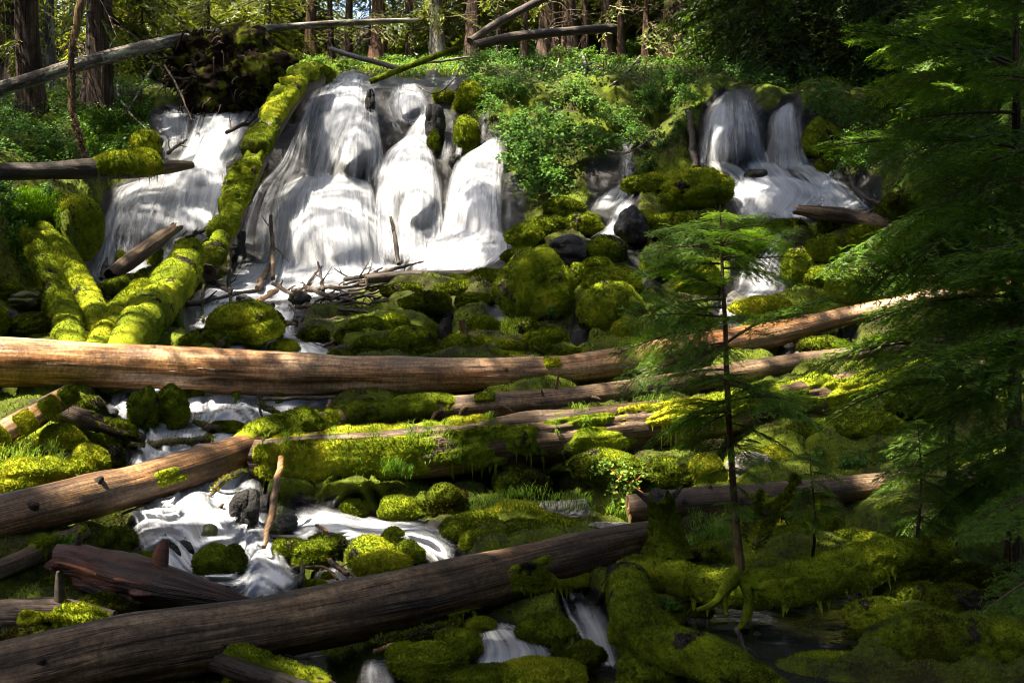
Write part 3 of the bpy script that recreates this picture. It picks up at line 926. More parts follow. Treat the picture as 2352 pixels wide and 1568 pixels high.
L = log('second', 'fallen_log', 'slimmer bare log with short branch stubs just below the long tan log',
        [(700, 985, 16.6, 30), (850, 958, 17.2, 31), (1000, 940, 17.8, 29), (1130, 930, 18.2, 28), (1300, 917, 18.6, 27), (1480, 892, 19, 25), (1640, 866, 19.4, 26), (1850, 830, 19.9, 22), (2080, 800, 20.2, 17), (2320, 765, 20.4, 14)],
        'grey_wood', 'bare_wood', rough=.06, bark=.04, na=44)
L.moss('moss_patch', M['moss'], 0, .27, -.6, 2.0, .07, .72, 5000, .03, 30, 5, L.o)
L.moss('moss_patch', M['bright_moss'], .30, .34, .2, 1.2, .05, .7, 700, .03, 0, 6, L.o)
for f, a, l, r, le, cu in ((.285, 1.5, .22, .03, -.6, -.6), (.41, .9, .16, .02, -.3, .1), (.43, .2, .26, .025, .2, .2), (.475, 1.5, .22, .025, .2, -.2), (.345, 1.6, .3, .028, .8, -.3), (.225, 1.6, .3, .035, -.7, -.5), (.39, 1.7, .22, .02, .9, .1)):
    stub(L, f, a, l, r, le, 'brown_wood', cu)

L = log('mossy', 'fallen_log', 'thick rotting log with moss and grass along its back, third log down',
        [(588, 1052, 15.0, 44), (700, 1052, 15.3, 56), (900, 1044, 15.8, 60), (1100, 1022, 16.3, 59), (1300, 1000, 16.8, 59), (1500, 975, 17.3, 54), (1640, 955, 17.7, 50), (1800, 928, 18.1, 46), (2000, 890, 18.6, 40), (2250, 840, 19.1, 34)],
        'grey_wood', 'dark_wood', rough=.10, bark=.09, grooves=[(.1, .8, .75, .10, .12), (.2, .9, .25, .07, .08), (.3, .95, 1.15, .08, .10)], na=64)
L.moss('moss_cover', M['bright_moss'], .0, .27, .62, 2.5, .09, .86, 11000, .04, 50, 7, L.o, .25)
L.moss('moss_cover', M['bright_moss'], .02, .45, -.5, .28, .06, .45, 5000, .035, 0, 17, L.o)
L.moss('moss_cover', M['moss'], .24, .62, .55, 2.5, .09, .56, 9000, .035, 45, 8, L.o, .35)
L.moss('moss_cover', M['bright_moss'], .50, .66, .3, 1.5, .09, .72, 5000, .035, 50, 18, L.o, .5)
L.moss('moss_cover', M['bright_moss'], .64, .98, -.4, 2.2, .10, .66, 9000, .04, 70, 9, L.o, .3)

L = log('diagonal', 'fallen_log', 'wet brown log slanting up from the left edge above the lower cascade',
        [(-90, 1212, 12.6, 58), (0, 1190, 12.9, 54), (150, 1153, 13.5, 51), (300, 1116, 14.1, 48), (450, 1072, 14.8, 44), (600, 1022, 15.6, 38), (700, 990, 16.1, 32), (780, 962, 16.5, 24)],
        'brown_wood', 'brown_wood', rough=.08, bark=.05, grooves=[(.35, .8, 2.0, .1, .08)], na=52)
L.moss('moss_cover', M['moss'], .66, 1.0, -1.0, 1.9, .12, .80, 6000, .04, 40, 11, L.o)
L.moss('moss_patch', M['moss'], .45, .60, .9, 1.8, .03, .45, 1200, .03, 0, 12, L.o)
for f, a, l, r in ((.21, 1.2, .12, .05), (.34, .7, .08, .05)):
    stub(L, f, a, l, r, .2, 'dark_wood')

L = log('front', 'fallen_log', 'long dark weathered log in front running up from the bottom left corner',
        [(-160, 1600, 9.2, 92), (0, 1568, 9.6, 88), (300, 1492, 10.2, 80), (600, 1442, 10.8, 72), (850, 1394, 11.3, 70), (1000, 1362, 11.6, 67), (1200, 1310, 12, 59), (1350, 1274, 12.2, 53), (1490, 1240, 12.4, 44)],
        'grey_wood', 'dark_wood', rough=.08, bark=.075, grooves=[(.3, .9, .6, .035, .05), (.1, .7, 1.15, .03, .05), (.4, .95, 1.3, .035, .045), (.5, .8, .2, .03, .05), (.05, .3, .9, .05, .05), (.25, .5, 1.5, .06, .05), (.02, .2, 1.6, .08, .06)], na=64)
L.moss('moss_cover', M['moss'], .70, 1.0, .8, 2.9, .08, .62, 8000, .03, 80, 14, L.o, .22)
L.moss('moss_patch', M['moss'], .28, .70, 2.1, 2.9, .05, .48, 3000, .03, 40, 15, L.o, .2)
stub(L, .17, 1.0, .10, .03, .3, 'dark_wood')

L = log('lower_right', 'fallen_log', 'pinkish brown log lying behind the thin hemlock stem at lower right',
        [(1445, 1168, 13.6, 32), (1600, 1156, 13.9, 38), (1750, 1147, 14.1, 37), (1900, 1128, 14.2, 32), (2050, 1110, 14.2, 27), (2200, 1098, 14.1, 20), (2380, 1085, 14, 16)],
        'grey_wood', 'bare_wood', rough=.05, bark=.04, na=44)
L.moss('moss_patch', M['moss'], .03, .5, .9, 2.4, .05, .50, 3000, .03, 20, 21, L.o)
for f, a, l, r in ((.13, 1.2, .06, .04), (.42, .4, .14, .03), (.20, .3, .06, .03)):
    stub(L, f, a, l, r, .1, 'dark_wood')

L = log('burnt', 'broken_log', 'broken red brown log with splintered torn end left of the lower pool',
        [(150, 1292, 11.4, 40), (200, 1300, 11.3, 50), (300, 1328, 11.15, 56), (400, 1352, 11.0, 46), (500, 1372, 10.9, 28), (580, 1388, 10.8, 11)],
        'charred_wood', 'red_wood', rough=.16, bark=.12, grooves=[(.0, .5, 1.9, .55, .25), (.1, .9, .9, .06, .10), (.2, .95, .5, .05, .08)], na=64, jag=(.7, .4))
T = Tris()
f = np.linspace(.0, .62, 40); a = np.linspace(1.1, 2.7, 24)
Fg, A = np.meshgrid(f, a, indexing='ij')
hh = .012 + .05 * fbm(np.stack([A * 4, Fg * 14, 0 * A], -1), 3, 5) - .09 * (1 - np.clip(np.minimum(A - 1.1, 2.7 - A) * 5, 0, 1)) - .09 * sstep(.42, .62, Fg + .12 * vnoise(np.stack([A * 3, Fg * 3, 0 * A], -1), 3))
pv, pn = L.point(Fg, A)
T.add((pv + pn * hh[..., None]).reshape(-1, 3), grid_faces(40, 24)[:, ::-1])
me = T.build('torn_heartwood', M['red_wood'], L.org)
uvl = me.uv_layers.new(name='UVMap')
uvv = np.stack([A * .3, Fg * 2.2], -1).reshape(-1, 2)
li = np.zeros(len(me.loops), np.int32); me.loops.foreach_get('vertex_index', li)
uvl.data.foreach_set('uv', uvv[li].astype(np.float32).ravel())
obj('torn_heartwood', me, L.o)
stub(L, .50, -.2, .26, .075, .05, 'red_wood')
stub(L, .14, .1, .16, .03, .3, 'dark_wood')

L = log('corner', 'broken_log', 'short broken log with furrowed bark and moss at the bottom edge',
        [(450, 1506, 9.1, 24), (520, 1520, 9.0, 30), (620, 1552, 8.9, 32), (760, 1600, 8.7, 34)], 'dark_wood', 'brown_wood', rough=.12, bark=.14, na=48, jag=(.6, .2))
L.moss('moss_cover', M['moss'], .25, 1, -.9, .6, .05, .7, 2500, .025, 0, 24, L.o)
stub(L, .3, .3, .10, .03, .5, 'dark_wood')
L = log('small_left', 'fallen_log', 'thin mossy grey log poking in from left edge below the diagonal log',
        [(-60, 1330, 11.6, 22), (60, 1282, 11.9, 23), (130, 1247, 12.1, 22), (195, 1222, 12.3, 19)], 'grey_wood', 'dark_wood', rough=.08, bark=.05, na=36)
L.moss('moss_cover', M['moss'], .35, 1, -1.2, 1.3, .05, .6, 2500, .03, 10, 25, L.o)
L = log('flat_left', 'fallen_log', 'dark decaying log at left edge with an upright spike on it',
        [(-80, 1425, 10.3, 42), (60, 1418, 10.5, 44), (150, 1416, 10.6, 38), (260, 1428, 10.6, 24)], 'dark_wood', 'dark_wood', rough=.14, bark=.10, na=48)
L.moss('moss_cover', M['moss'], .3, 1, .2, 2.6, .07, .62, 4000, .03, 20, 26, L.o)
stub(L, .62, .2, .30, .05, -.1, 'dark_wood')
L = log('gold', 'fallen_log', 'sunlit leaning log with bands of golden moss at left edge',
        [(-70, 1040, 13.6, 32), (20, 990, 14, 31), (100, 942, 14.6, 28), (160, 906, 15.1, 24)], 'bare_wood', 'brown_wood', rough=.06, bark=.04, na=40)
for f0, f1, sd in ((.0, .28, 31), (.34, .48, 32), (.55, .74, 33), (.78, 1.0, 34)):
    L.moss('moss_patch', M['bright_moss'], f0, f1, .3, 2.0, .07, .95, 1500, .035, 25, sd, L.o, .2)
L = log('bark_left', 'fallen_log', 'short dark log with scaly bark pointing down to the pool at left',
        [(120, 935, 15.6, 17), (200, 962, 15.4, 21), (270, 988, 15.2, 18), (330, 1008, 15.1, 10)], 'bark', 'dark_wood', rough=.12, bark=.14, na=36)
L.moss('moss_patch', M['moss'], .4, 1, -.6, 1.8, .06, .6, 1500, .03, 0, 35, L.o)
L = log('bank', 'fallen_log', 'dark horizontal log with a mossy end on the left bank',
        [(-60, 396, 25.6, 21), (90, 393, 26.2, 20), (200, 388, 26.8, 24), (310, 386, 27.6, 24), (345, 385, 28.2, 20)], 'dark_wood', 'dark_wood', rough=.08, bark=.07, na=36)
L.moss('moss_cover', M['moss'], .52, 1, -1.4, 2.4, .20, 1.0, 5000, .06, 60, 36, L.o, .4)
L = log('bank_end', 'fallen_log', 'grey log end jutting under the left waterfall curtain',
        [(335, 388, 29.8, 18), (400, 382, 30.4, 14), (440, 379, 31, 9)], 'grey_wood', 'grey_wood', rough=.08, bark=.06, na=28)
L = log('tipped', 'fallen_tree', 'fallen tree with rough bark slanting across trunks at top left',
        [(-60, 222, 30, 17), (60, 187, 31, 16), (150, 158, 31.8, 16), (270, 125, 33, 15.5), (400, 94, 34.5, 14), (500, 78, 36, 12)], 'grey_bark', 'dark_wood', rough=.05, bark=.08, na=32)
L = log('pale', 'fallen_tree', 'pale sunlit fallen trunk above the uprooted root wad',
        [(480, 80, 39, 9), (560, 71, 40, 9), (680, 61, 42, 8), (810, 52, 44, 7), (960, 47, 46, 5)], 'grey_bark', 'bare_wood', rough=.04, bark=.03, na=24)
L = log('leaning', 'fallen_log', 'narrow log furred with moss leaning beside the main waterfall',
        [(478, 625, 27.4, 20), (505, 572, 28.4, 21), (535, 510, 29.2, 22), (556, 450, 30.0, 22), (590, 372, 30.8, 22), (625, 295, 31.8, 23), (660, 238, 32.8, 22), (690, 200, 34, 22), (725, 178, 35.5, 24)],
        'dark_wood', 'dark_wood', rough=.08, bark=.06, na=36)
L.moss('moss_cover', M['moss'], .0, 1., -2.4, 1.3, .12, .72, 5000, .05, 30, 47, L.o)
for f0, f1, sd in ((.0, .13, 41), (.16, .24, 42), (.28, .50, 43), (.50, .62, 44), (.62, .86, 45), (.88, 1, 46)):
    L.moss('moss_cover', M['moss'], f0, f1, -2.6, 1.5, .28, .85, 2500, .055, 10, sd, L.o)
for key, lab, pts in (
        ('va', 'mossy log on the far left whose moss bulges in rings', [(62, 535, 22.6, 18), (88, 575, 22.2, 24), (106, 623, 21.7, 26), (128, 681, 21.0, 29), (150, 730, 20.3, 31), (176, 850, 19.0, 29)]),
        ('vb', 'mossy log second from left, crossing behind its ringed neighbour', [(95, 530, 24, 22), (137, 592, 23.3, 29), (171, 643, 22.6, 31), (203, 695, 21.8, 29), (245, 800, 20.0, 25)]),
        ('vd', 'short yellow mossy log leaning between the ringed logs', [(330, 660, 22.8, 22), (300, 700, 22.1, 27), (262, 738, 21.3, 29), (205, 840, 19.4, 28)]),
        ('vc', 'fattest mossy log, humped and sloping left to the bare log', [(440, 570, 25.4, 25), (425, 605, 24.8, 33), (400, 645, 24.0, 39), (368, 690, 23.0, 42), (332, 735, 21.8, 42), (262, 860, 19.3, 40)])):
    log(key, 'mossy_log', lab, pts, 'moss' if key != 'vd' else 'bright_moss', None, 9000, .045, 'log', 'moss wrapped logs fanned out left of the stream',
        rough=.22, bark=.04, lump=.44, lumpf=1.05, na=60)
L = log('cross', 'mossy_log', 'low mossy log lying level behind the fanned mossy logs', [(225, 668, 24.0, 14), (290, 650, 24.6, 17), (345, 640, 25.2, 14)], 'moss', None, 2500, .05, lump=.35, na=36, bark=0)
L = log('grey_drift', 'broken_log', 'cracked grey log tip standing against the left waterfall', [(255, 632, 25.6, 15), (300, 598, 26.2, 19), (350, 562, 26.9, 18), (396, 528, 27.6, 13)], 'grey_wood', 'dark_wood', rough=.10, bark=.12, na=36, jag=(.4, 1.2))
L = log('right_fall', 'fallen_log', 'wet grey log at the foot of the right waterfall', [(1835, 482, 27.2, 12), (1900, 490, 26.9, 17), (1980, 502, 26.6, 18), (2054, 512, 26.3, 14)], 'grey_wood', 'grey_wood', rough=.08, bark=.07, na=32, jag=(.8, .2))
L = log('lip', 'fallen_log', 'dark plank of driftwood at the edge of the main plunge pool', [(840, 642, 27.2, 10), (920, 634, 27.6, 12), (1010, 632, 27.7, 11), (1090, 628, 27.9, 8)], 'dark_wood', 'grey_wood', rough=.12, bark=.10, na=28)
L = log('arch', 'mossy_log', 'dark arched mossy log bridging the shadowed pool at lower right',
        [(1425, 1312, 10.4, 24), (1500, 1318, 10.2, 36), (1600, 1340, 10.0, 40), (1722, 1352, 9.8, 44), (1860, 1336, 9.7, 46), (1960, 1302, 9.8, 46), (2060, 1272, 9.9, 36), (2180, 1262, 10, 24)],
        'moss', None, 9000, .028, 'log', None, rough=.10, bark=0, lump=.28, lumpf=.8, na=52)
L.moss('hanging_moss', M['dark_moss'], .25, .85, .9, 2.4, .04, .8, 3000, .03, 70, 61, L.o, .16)
L = log('foot_beam', 'mossy_log', 'thick mossy root curling along the bottom edge beside the dark pool',
        [(1440, 1335, 9.9, 46), (1462, 1420, 9.3, 50), (1520, 1480, 8.9, 46), (1620, 1510, 8.5, 46), (1720, 1560, 8.1, 42), (1800, 1620, 7.8, 40)], 'moss', None, 12000, .026, 'log', None, rough=.12, bark=0, lump=.30, lumpf=.7, na=56)
for key, lab, pts, mat in (
        ('bg1', 'dark fallen trunk resting at the lip of the main waterfall', [(760, 112, 40, 5), (800, 126, 39, 6), (860, 142, 38, 6), (922, 160, 37.2, 6)], 'dark_wood'),
        ('bg2', 'dark trunk leaning steeply in the wood above the shrubs', [(1080, 95, 41, 9), (1140, 55, 42, 9), (1200, 22, 43, 9), (1270, -14, 44, 9)], 'dark_wood'),
        ('bg3', 'long dark log behind the shrubs at the top of bank', [(1090, 104, 39.5, 10), (1180, 85, 40, 11), (1290, 74, 40.5, 10), (1410, 64, 41.2, 10)], 'dark_wood'),
        ('bg4', 'slim mossy log slanting above the small upper falls', [(850, 188, 36.8, 7), (920, 160, 37.0, 7), (990, 133, 37.4, 7), (1050, 112, 38, 6)], 'dark_moss')):
    log(key, 'fallen_log', lab, pts, mat, None, rough=.08, bark=.06, na=22)
# ------------------------------------------------------------------ boulders
def ico(n):
    import bmesh
    bm = bmesh.new()
    bmesh.ops.create_icosphere(bm, subdivisions=n, radius=1)
    v = np.array([p.co[:] for p in bm.verts]); f = np.array([[q.index for q in p.verts] for p in bm.faces])
    bm.free()
    return v, f


ICO5, ICO4 = ico(6), ico(5)


def boulder(U, V, ru, rv, label, kind='m', lobes=1.0, name=None, tilt=0.0, fwd=0.0, cat=None, group=None, taper=0.0, seed=None):
    seed = int(U * 3 + V * 7) if seed is None else seed
    base = float(D(U, min(V + rv * .8, 1600)))
    rx, rz = ru / FOC * base, rv / FOC * base
    ry = rx * .55 + rz * .35
    Y = base + ry * .25 - fwd
    c = P(U, V, Y)
    d, f = ICO5 if max(ru, rv) > 26 else ICO4
    o = np.array([seed % 97, seed % 53, seed % 31], float)
    mossy = kind in 'myd'
    k = 1 + .30 * fbm(d * 1.0 + o, 2, 1)
    if mossy:
        cell = 1.25 if lobes < 1.5 else 1.9
        k = k + .20 * lobes * (domes(d * cell + o, 2) - .55) + .05 * fbm(d * 4 + o, 3, 4) + .02 * fbm(d * 14 + o, 2, 6)
    else:
        k = k + .14 * fbm(d * 3 + o, 4, 3) + .30 * (np.abs(vnoise(d * 1.5 + o, 8)) - .3)
    v = d * k[:, None] * [rx, ry, rz]
    if taper:
        v[:, :2] *= (1 - taper * np.clip(v[:, 2:3] / rz * .5 + .5, 0, 1.2))
    if tilt:
        ct, st = math.cos(tilt), math.sin(tilt)
        v = np.stack([v[:, 0] * ct + v[:, 2] * st, v[:, 1], -v[:, 0] * st + v[:, 2] * ct], -1)
    V_, F_, fm = [v], [f], [0]
    if mossy:
        tri = v[f]
        fn = np.cross(tri[:, 1] - tri[:, 0], tri[:, 2] - tri[:, 0])
        ar = np.linalg.norm(fn, axis=1)
        g = np.random.default_rng(seed)
        w = ar * (fn[:, 1] < ar * .5) * (fn[:, 2] > -.6 * ar)
        n = int(np.clip(max(ru, rv) * 42, 700, 4500))
        idx = g.choice(len(f), n, p=w / w.sum())
        pos = tri[idx].mean(1) + g.normal(0, .01, (n, 3)) * rx
        L = .0022 * Y + .008
        V_.append(fuzz(pos, norm(fn[idx]), L, L * .42, seed).reshape(-1, 3)); F_.append(tri_idx(n, len(v))); fm.append(0)
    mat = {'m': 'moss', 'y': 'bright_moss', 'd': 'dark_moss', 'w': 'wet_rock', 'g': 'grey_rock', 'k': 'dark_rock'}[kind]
    nm = name or ('mossy_boulder' if mossy else 'boulder')
    org = c - np.array([0, 0, rz])
    ob = obj(nm, mesh(nm, np.concatenate(V_) + [0, 0, rz], F_, M[mat], fm), None, org)
    return tag(ob, label, cat or 'boulder', group or {'m': 'moss covered boulders', 'y': 'moss covered boulders', 'd': 'moss covered boulders'}.get(kind, 'bare wet rocks'))


B = [
    # the pile between the two waterfalls
    (1226, 664, 86, 96, 'tallest mossy boulder, shaped like a bell, with small leafy plants on it', 'm', 1.0),
    (1252, 592, 36, 26, 'round moss cap sitting on top of the tall bell shaped boulder', 'm', .8),
    (1390, 574, 48, 36, 'smooth mossy dome right of the wet slanting rock', 'm', .6),
    (1321, 640, 22, 30, 'narrow mossy boulder against the right flank of the bell shaped boulder', 'm', .8),
    (1369, 616, 40, 22, 'flat mossy boulder under the smooth dome in the central pile', 'm', .8),
    (1412, 650, 64, 36, 'wide mossy boulder with sunlit top beside the small hemlock', 'y', .7),
    (1402, 712, 66, 66, 'large dim mossy boulder behind the left branches of the small hemlock', 'm', 1.0),
    (1312, 582, 58, 38, 'wet black slanting rock with water sliding over it in the central pile', 'w', 1),
    (1202, 545, 44, 28, 'mossy boulder at the right foot of the main waterfall', 'm', 1.0),
    (1262, 520, 50, 24, 'mossy boulder under the low tip of the hanging shrub', 'm', 1.0),
    (1334, 518, 46, 28, 'rounded mossy boulder beside the thread of water under the shrub', 'm', 1.0),
    (1292, 482, 48, 24, 'mossy boulder half hidden under the hanging shrub', 'd', .8),
    (1200, 590, 52, 20, 'long low mossy hump beside the right end of the plunge pool', 'm', .8),
    (1123, 640, 62, 22, 'broad mossy hump at the foot of the lowest water tier', 'm', .9),
    (1050, 668, 60, 20, 'flat mossy cushion below the driftwood plank', 'm', 1.0),
    (1086, 690, 44, 16, 'mossy ledge above the little spout of water', 'm', .9),
    (985, 698, 60, 22, 'low mossy cushion left of the ledge with the little spout', 'd', 1.1),
    (930, 672, 46, 20, 'dark mossy hump beside the heap of dead branches', 'd', 1.0),
    (1030, 645, 48, 14, 'thin mossy strip along the edge of plunge pool', 'm', .8),
    # the row of cushions above the long bare log
    (846, 754, 46, 26, 'round bright green cushion left in the row above the bare log', 'm', .6),
    (905, 742, 40, 18, 'mossy cushion behind the two round cushions at the left of row', 'm', .8),
    (846, 797, 42, 20, 'low mossy cushion touching the bare log, below the round bright one', 'm', .9),
    (944, 782, 52, 40, 'largest rounded cushion in the row above the bare log', 'm', .7),
    (955, 806, 58, 14, 'brownish moss skirt under the largest rounded cushion', 'd', 1.2),
    (1106, 752, 46, 24, 'flat boulder with brilliant sunlit yellow green moss', 'y', .6),
    (1055, 795, 34, 28, 'ball shaped cushion next to the brilliant sunlit flat boulder', 'm', .5),
    (1106, 792, 24, 20, 'small bright cushion under the brilliant sunlit flat boulder', 'y', .6),
    (1167, 800, 44, 18, 'wide low cushion with grass above the sag of bare log', 'm', .6),
    (1165, 818, 46, 12, 'sunlit moss pad resting against the sag of the bare log', 'y', .6),
    (1232, 802, 36, 20, 'oval cushion right of the wide low cushion with grass', 'm', .5),
    (1192, 758, 54, 24, 'long mossy boulder right of the brilliant sunlit one', 'm', .7),
    (1262, 776, 48, 26, 'sloping mossy boulder at the foot of the bell shaped one', 'm', .8),
    (1294, 808, 36, 11, 'small flat pad at the right end of cushion row', 'm', .6),
    (1000, 770, 26, 22, 'dark little cushion beside the upright rotten stump spike', 'd', .9),
    # right of the pile, under the right waterfall
    (1600, 440, 82, 50, 'big rumpled mossy boulder below the right waterfall', 'm', 1.5),
    (1486, 424, 60, 24, 'flat mossy boulder left of the rumpled one, beside the water thread', 'm', 1.0),
    (1480, 508, 24, 28, 'small mossy boulder beside the wet black rock under the thread', 'm', .6),
    (1455, 525, 34, 44, 'wet black rock where the water thread splits', 'w', 1),
    (1548, 522, 54, 34, 'mossy boulder behind the top of the small hemlock', 'm', 1.0),
    (1520, 600, 50, 40, 'dim mossy boulder behind the left branches near hemlock top', 'd', 1.0),
    (1600, 640, 55, 55, 'tall mossy boulder just left of the hemlock stem', 'm', .9),
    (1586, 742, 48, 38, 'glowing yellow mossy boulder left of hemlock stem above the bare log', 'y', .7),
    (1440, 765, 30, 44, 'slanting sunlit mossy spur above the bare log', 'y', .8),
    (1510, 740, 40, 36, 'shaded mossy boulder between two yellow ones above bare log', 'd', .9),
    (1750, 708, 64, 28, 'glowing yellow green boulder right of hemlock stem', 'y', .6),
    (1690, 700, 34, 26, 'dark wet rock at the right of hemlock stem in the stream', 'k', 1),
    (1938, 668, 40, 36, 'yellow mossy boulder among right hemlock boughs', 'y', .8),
    (1826, 615, 30, 52, 'upright mossy boulder on right bank of the stream', 'm', .7),
    (1892, 576, 46, 34, 'dark round mossy boulder above the upright one', 'd', .5),
    (1906, 520, 27, 24, 'small dark mossy ball under the wet grey log', 'd', .4),
    (1800, 522, 50, 20, 'mossy ledge left of the small dark ball under wet log', 'd', .9),
    (1885, 640, 42, 28, 'mossy boulder between the upright boulder and hemlock boughs', 'm', .9),
    (1985, 545, 42, 30, 'mossy boulder at the right end under the wet grey log', 'm', .7),
    (2085, 478, 66, 38, 'broad dim mossy hump right of the right waterfall', 'd', .8),
    (1884, 325, 38, 52, 'smooth dark green mossy boulder against the right waterfall', 'm', .5),
    (1894, 384, 22, 16, 'little mossy knob below the smooth boulder beside the right waterfall', 'm', .5),
    (1737, 402, 26, 16, 'black rock breaking the foam under the domed right fall', 'w', 1),
    # beside the main falls
    (1072, 305, 28, 42, 'mossy pillar between two narrow falls', 'm', .8),
    (1075, 225, 32, 34, 'moss covered ledge above the pillar between narrow falls', 'm', 1.0),
    (1020, 222, 24, 16, 'mossy lip beside the second channel of the main falls', 'y', .8),
    (996, 328, 14, 24, 'mossy strip on the wet cliff right of second channel', 'm', .7),
    (1000, 285, 24, 50, 'black wet cliff rock right of second channel of the main falls', 'w', 1),
    (850, 235, 12, 30, 'black rock splitting the top of the main waterfall', 'w', 1),
    (1044, 372, 14, 20, 'black pointed rock beside the right fan of the main falls', 'w', 1),
    (545, 400, 28, 40, 'dark wet rock between left waterfall and leaning mossy log', 'k', 1),
    (545, 560, 22, 40, 'black wet rock at the foot of the leaning mossy log', 'w', 1),
    (476, 230, 16, 10, 'small mossy knob on the brink of left waterfall', 'm', .6),
    (610, 190, 40, 32, 'bright green mossy hummock under the uprooted root wad', 'm', .8),
    (735, 175, 34, 24, 'mossy hump at the brink left of the main waterfall', 'm', 1.0),
    (336, 334, 36, 36, 'rounded mossy boulder on the bank beside the left waterfall', 'm', .6),
    # left side
    (182, 520, 50, 84, 'big smooth mossy bank bulging beside the left waterfall foot', 'm', .45),
    (75, 745, 46, 26, 'arched mossy hump at the foot of far left ringed log', 'm', .7),
    (20, 668, 34, 24, 'mossy hump on left edge below the grassy bank', 'm', .8),
    (62, 690, 44, 22, 'dark mossy rock between left edge and ringed log', 'k', 1),
    (22, 732, 22, 22, 'dark wet rock at left edge behind the bare log', 'w', 1),
    (2, 735, 14, 34, 'yellow mossy knob cut by left edge above the bare log', 'y', .6),
    (358, 590, 15, 38, 'upright moss spire behind the fattest mossy log', 'm', .6),
    (280, 596, 11, 22, 'small moss finger left of the upright moss spire', 'm', .5),
    (328, 543, 9, 14, 'tiny moss knob on top of cracked grey log', 'm', .5),
    (360, 640, 44, 24, 'mossy mound between the spire and fattest log', 'm', 1.0),
    (270, 660, 40, 20, 'mossy mound at the foot of the cracked grey log', 'd', 1.0),
    (560, 752, 78, 54, 'big mossy boulder in the stream above the bare log, shaped like a head', 'm', 1.0),
    (625, 748, 26, 40, 'narrow mossy flank on the right of the head shaped boulder', 'd', .8),
    (470, 785, 60, 26, 'low mossy mound between fattest log and head shaped boulder', 'm', .8),
    (652, 798, 30, 15, 'sunlit flat mossy pad in the stream above the bare log', 'y', .4),
    (326, 942, 33, 54, 'left of two hanging moss lobes under the bare log', 'm', .8),
    (394, 946, 40, 54, 'right and larger of two hanging moss lobes under the bare log', 'm', .7),
    (430, 905, 30, 20, 'dark moss lump under the bare log behind larger lobe', 'd', .8),
    (207, 945, 32, 42, 'mossy boulder under the bare log by the golden log tip', 'd', .9),
    (255, 1010, 40, 30, 'dim mossy boulder by the scaly bark log', 'd', 1.0),
    (140, 1010, 56, 34, 'golden mossy boulder lit by sun at far left', 'y', 1.3),
    (205, 1065, 52, 36, 'yellow mossy boulder at the edge of lit patch, far left', 'y', 1.2),
    (80, 1090, 90, 46, 'pale sunlit mossy bank above the diagonal log', 'y', 1.3),
    (262, 1055, 24, 36, 'shaded mossy boulder beside the water above diagonal log', 'd', .8),
    (520, 985, 42, 16, 'mossy lump on the drift stick under the bare log', 'm', 1.0),
    (720, 965, 60, 24, 'mossy hump where the diagonal log ends', 'm', 1.2),
    (850, 968, 70, 26, 'dim mossy hump under the slim bare log', 'd', 1.2),
    # the lower pool
    (566, 1168, 36, 48, 'black wet rock with glittering top in the lower cascade', 'w', 1),
    (480, 1224, 17, 22, 'small dark rock with a mossy front in the lower cascade', 'k', 1),
    (495, 1300, 57, 46, 'large round green moss ball in the lower pool', 'm', .45),
    (538, 1286, 30, 32, 'smaller moss ball touching the large round one in lower pool', 'd', .5),
    (420, 1266, 38, 24, 'dark rock left of the moss balls', 'w', 1),
    (268, 1244, 42, 40, 'olive mossy boulder above the red broken log', 'm', 1.0),
    (335, 1282, 40, 12, 'green moss pad beside the stub of red broken log', 'm', .6),
    (668, 1258, 44, 26, 'left moss cushion of the trio in the middle of lower pool', 'm', .6),
    (714, 1270, 44, 30, 'middle moss cushion of trio in the lower pool', 'm', .7),
    (748, 1246, 40, 26, 'dark right hand cushion of the trio in lower pool', 'd', .8),
    (722, 1347, 32, 15, 'low moss tuft by the front log in the lower pool', 'm', .5),
    (754, 1322, 12, 9, 'tiny yellow moss tuft in lower pool', 'y', .4),
    (850, 1275, 56, 42, 'yellow green boulder cluster, left lobe, beside the lower pool', 'm', .8),
    (880, 1298, 58, 36, 'glowing yellow lobe in front of boulder cluster beside lower pool', 'y', .8),
    (906, 1240, 30, 26, 'small dark lobe at the back of the boulder cluster', 'd', .6),
    (934, 1280, 38, 32, 'dark lobe on the right of boulder cluster by the front log', 'd', .8),
    (650, 1200, 36, 30, 'dark rock veiled by foam beside the slanted pole', 'k', 1),
    (920, 1172, 54, 30, 'rounded mossy boulder with grass behind the lower stream', 'm', .8),
    (816, 1168, 32, 22, 'low mossy boulder left of the grassy one behind lower stream', 'd', .8),
    (1028, 1155, 46, 44, 'dim mossy boulder in the shade under the rotting log', 'd', .9),
    (860, 1130, 40, 34, 'dark mossy boulder deep under the rotting log', 'd', .9),
    (452, 1252, 20, 18, 'black rock left of the large moss ball, in foam', 'w', 1),
    (690, 688, 26, 16, 'wet rock among the dead branch heap', 'w', 1),
    (605, 708, 22, 16, 'wet rock in the white water below the long thin pole', 'w', 1),
    (720, 770, 30, 18, 'dark mossy rock in the stream right of head shaped boulder', 'd', .9),
    (700, 735, 26, 16, 'wet rock just behind the level mossy branch', 'w', 1),
    (560, 690, 20, 12, 'small wet rock in the white water behind the head shaped boulder', 'w', 1),
    (800, 775, 36, 22, 'dark mossy rock left of the round bright green cushion', 'd', 1.0),
    (250, 960, 26, 22, 'wet rock in the left channel under the bare log', 'w', 1),
    (600, 1000, 40, 16, 'mossy rock just above the diagonal log end', 'd', .9),
    (780, 820, 30, 14, 'mossy rock touching the bare log left of cushion row', 'd', .9),
    (1700, 1400, 50, 34, 'mossy hump in the hollow under the thin hemlock roots', 'd', 1.1),
    (1850, 1395, 60, 30, 'sunken dark boulder under the middle of arched log', 'd', 1.0),
    (1960, 1370, 54, 34, 'shadowed mossy boulder under the right half of arched log', 'd', 1.0),
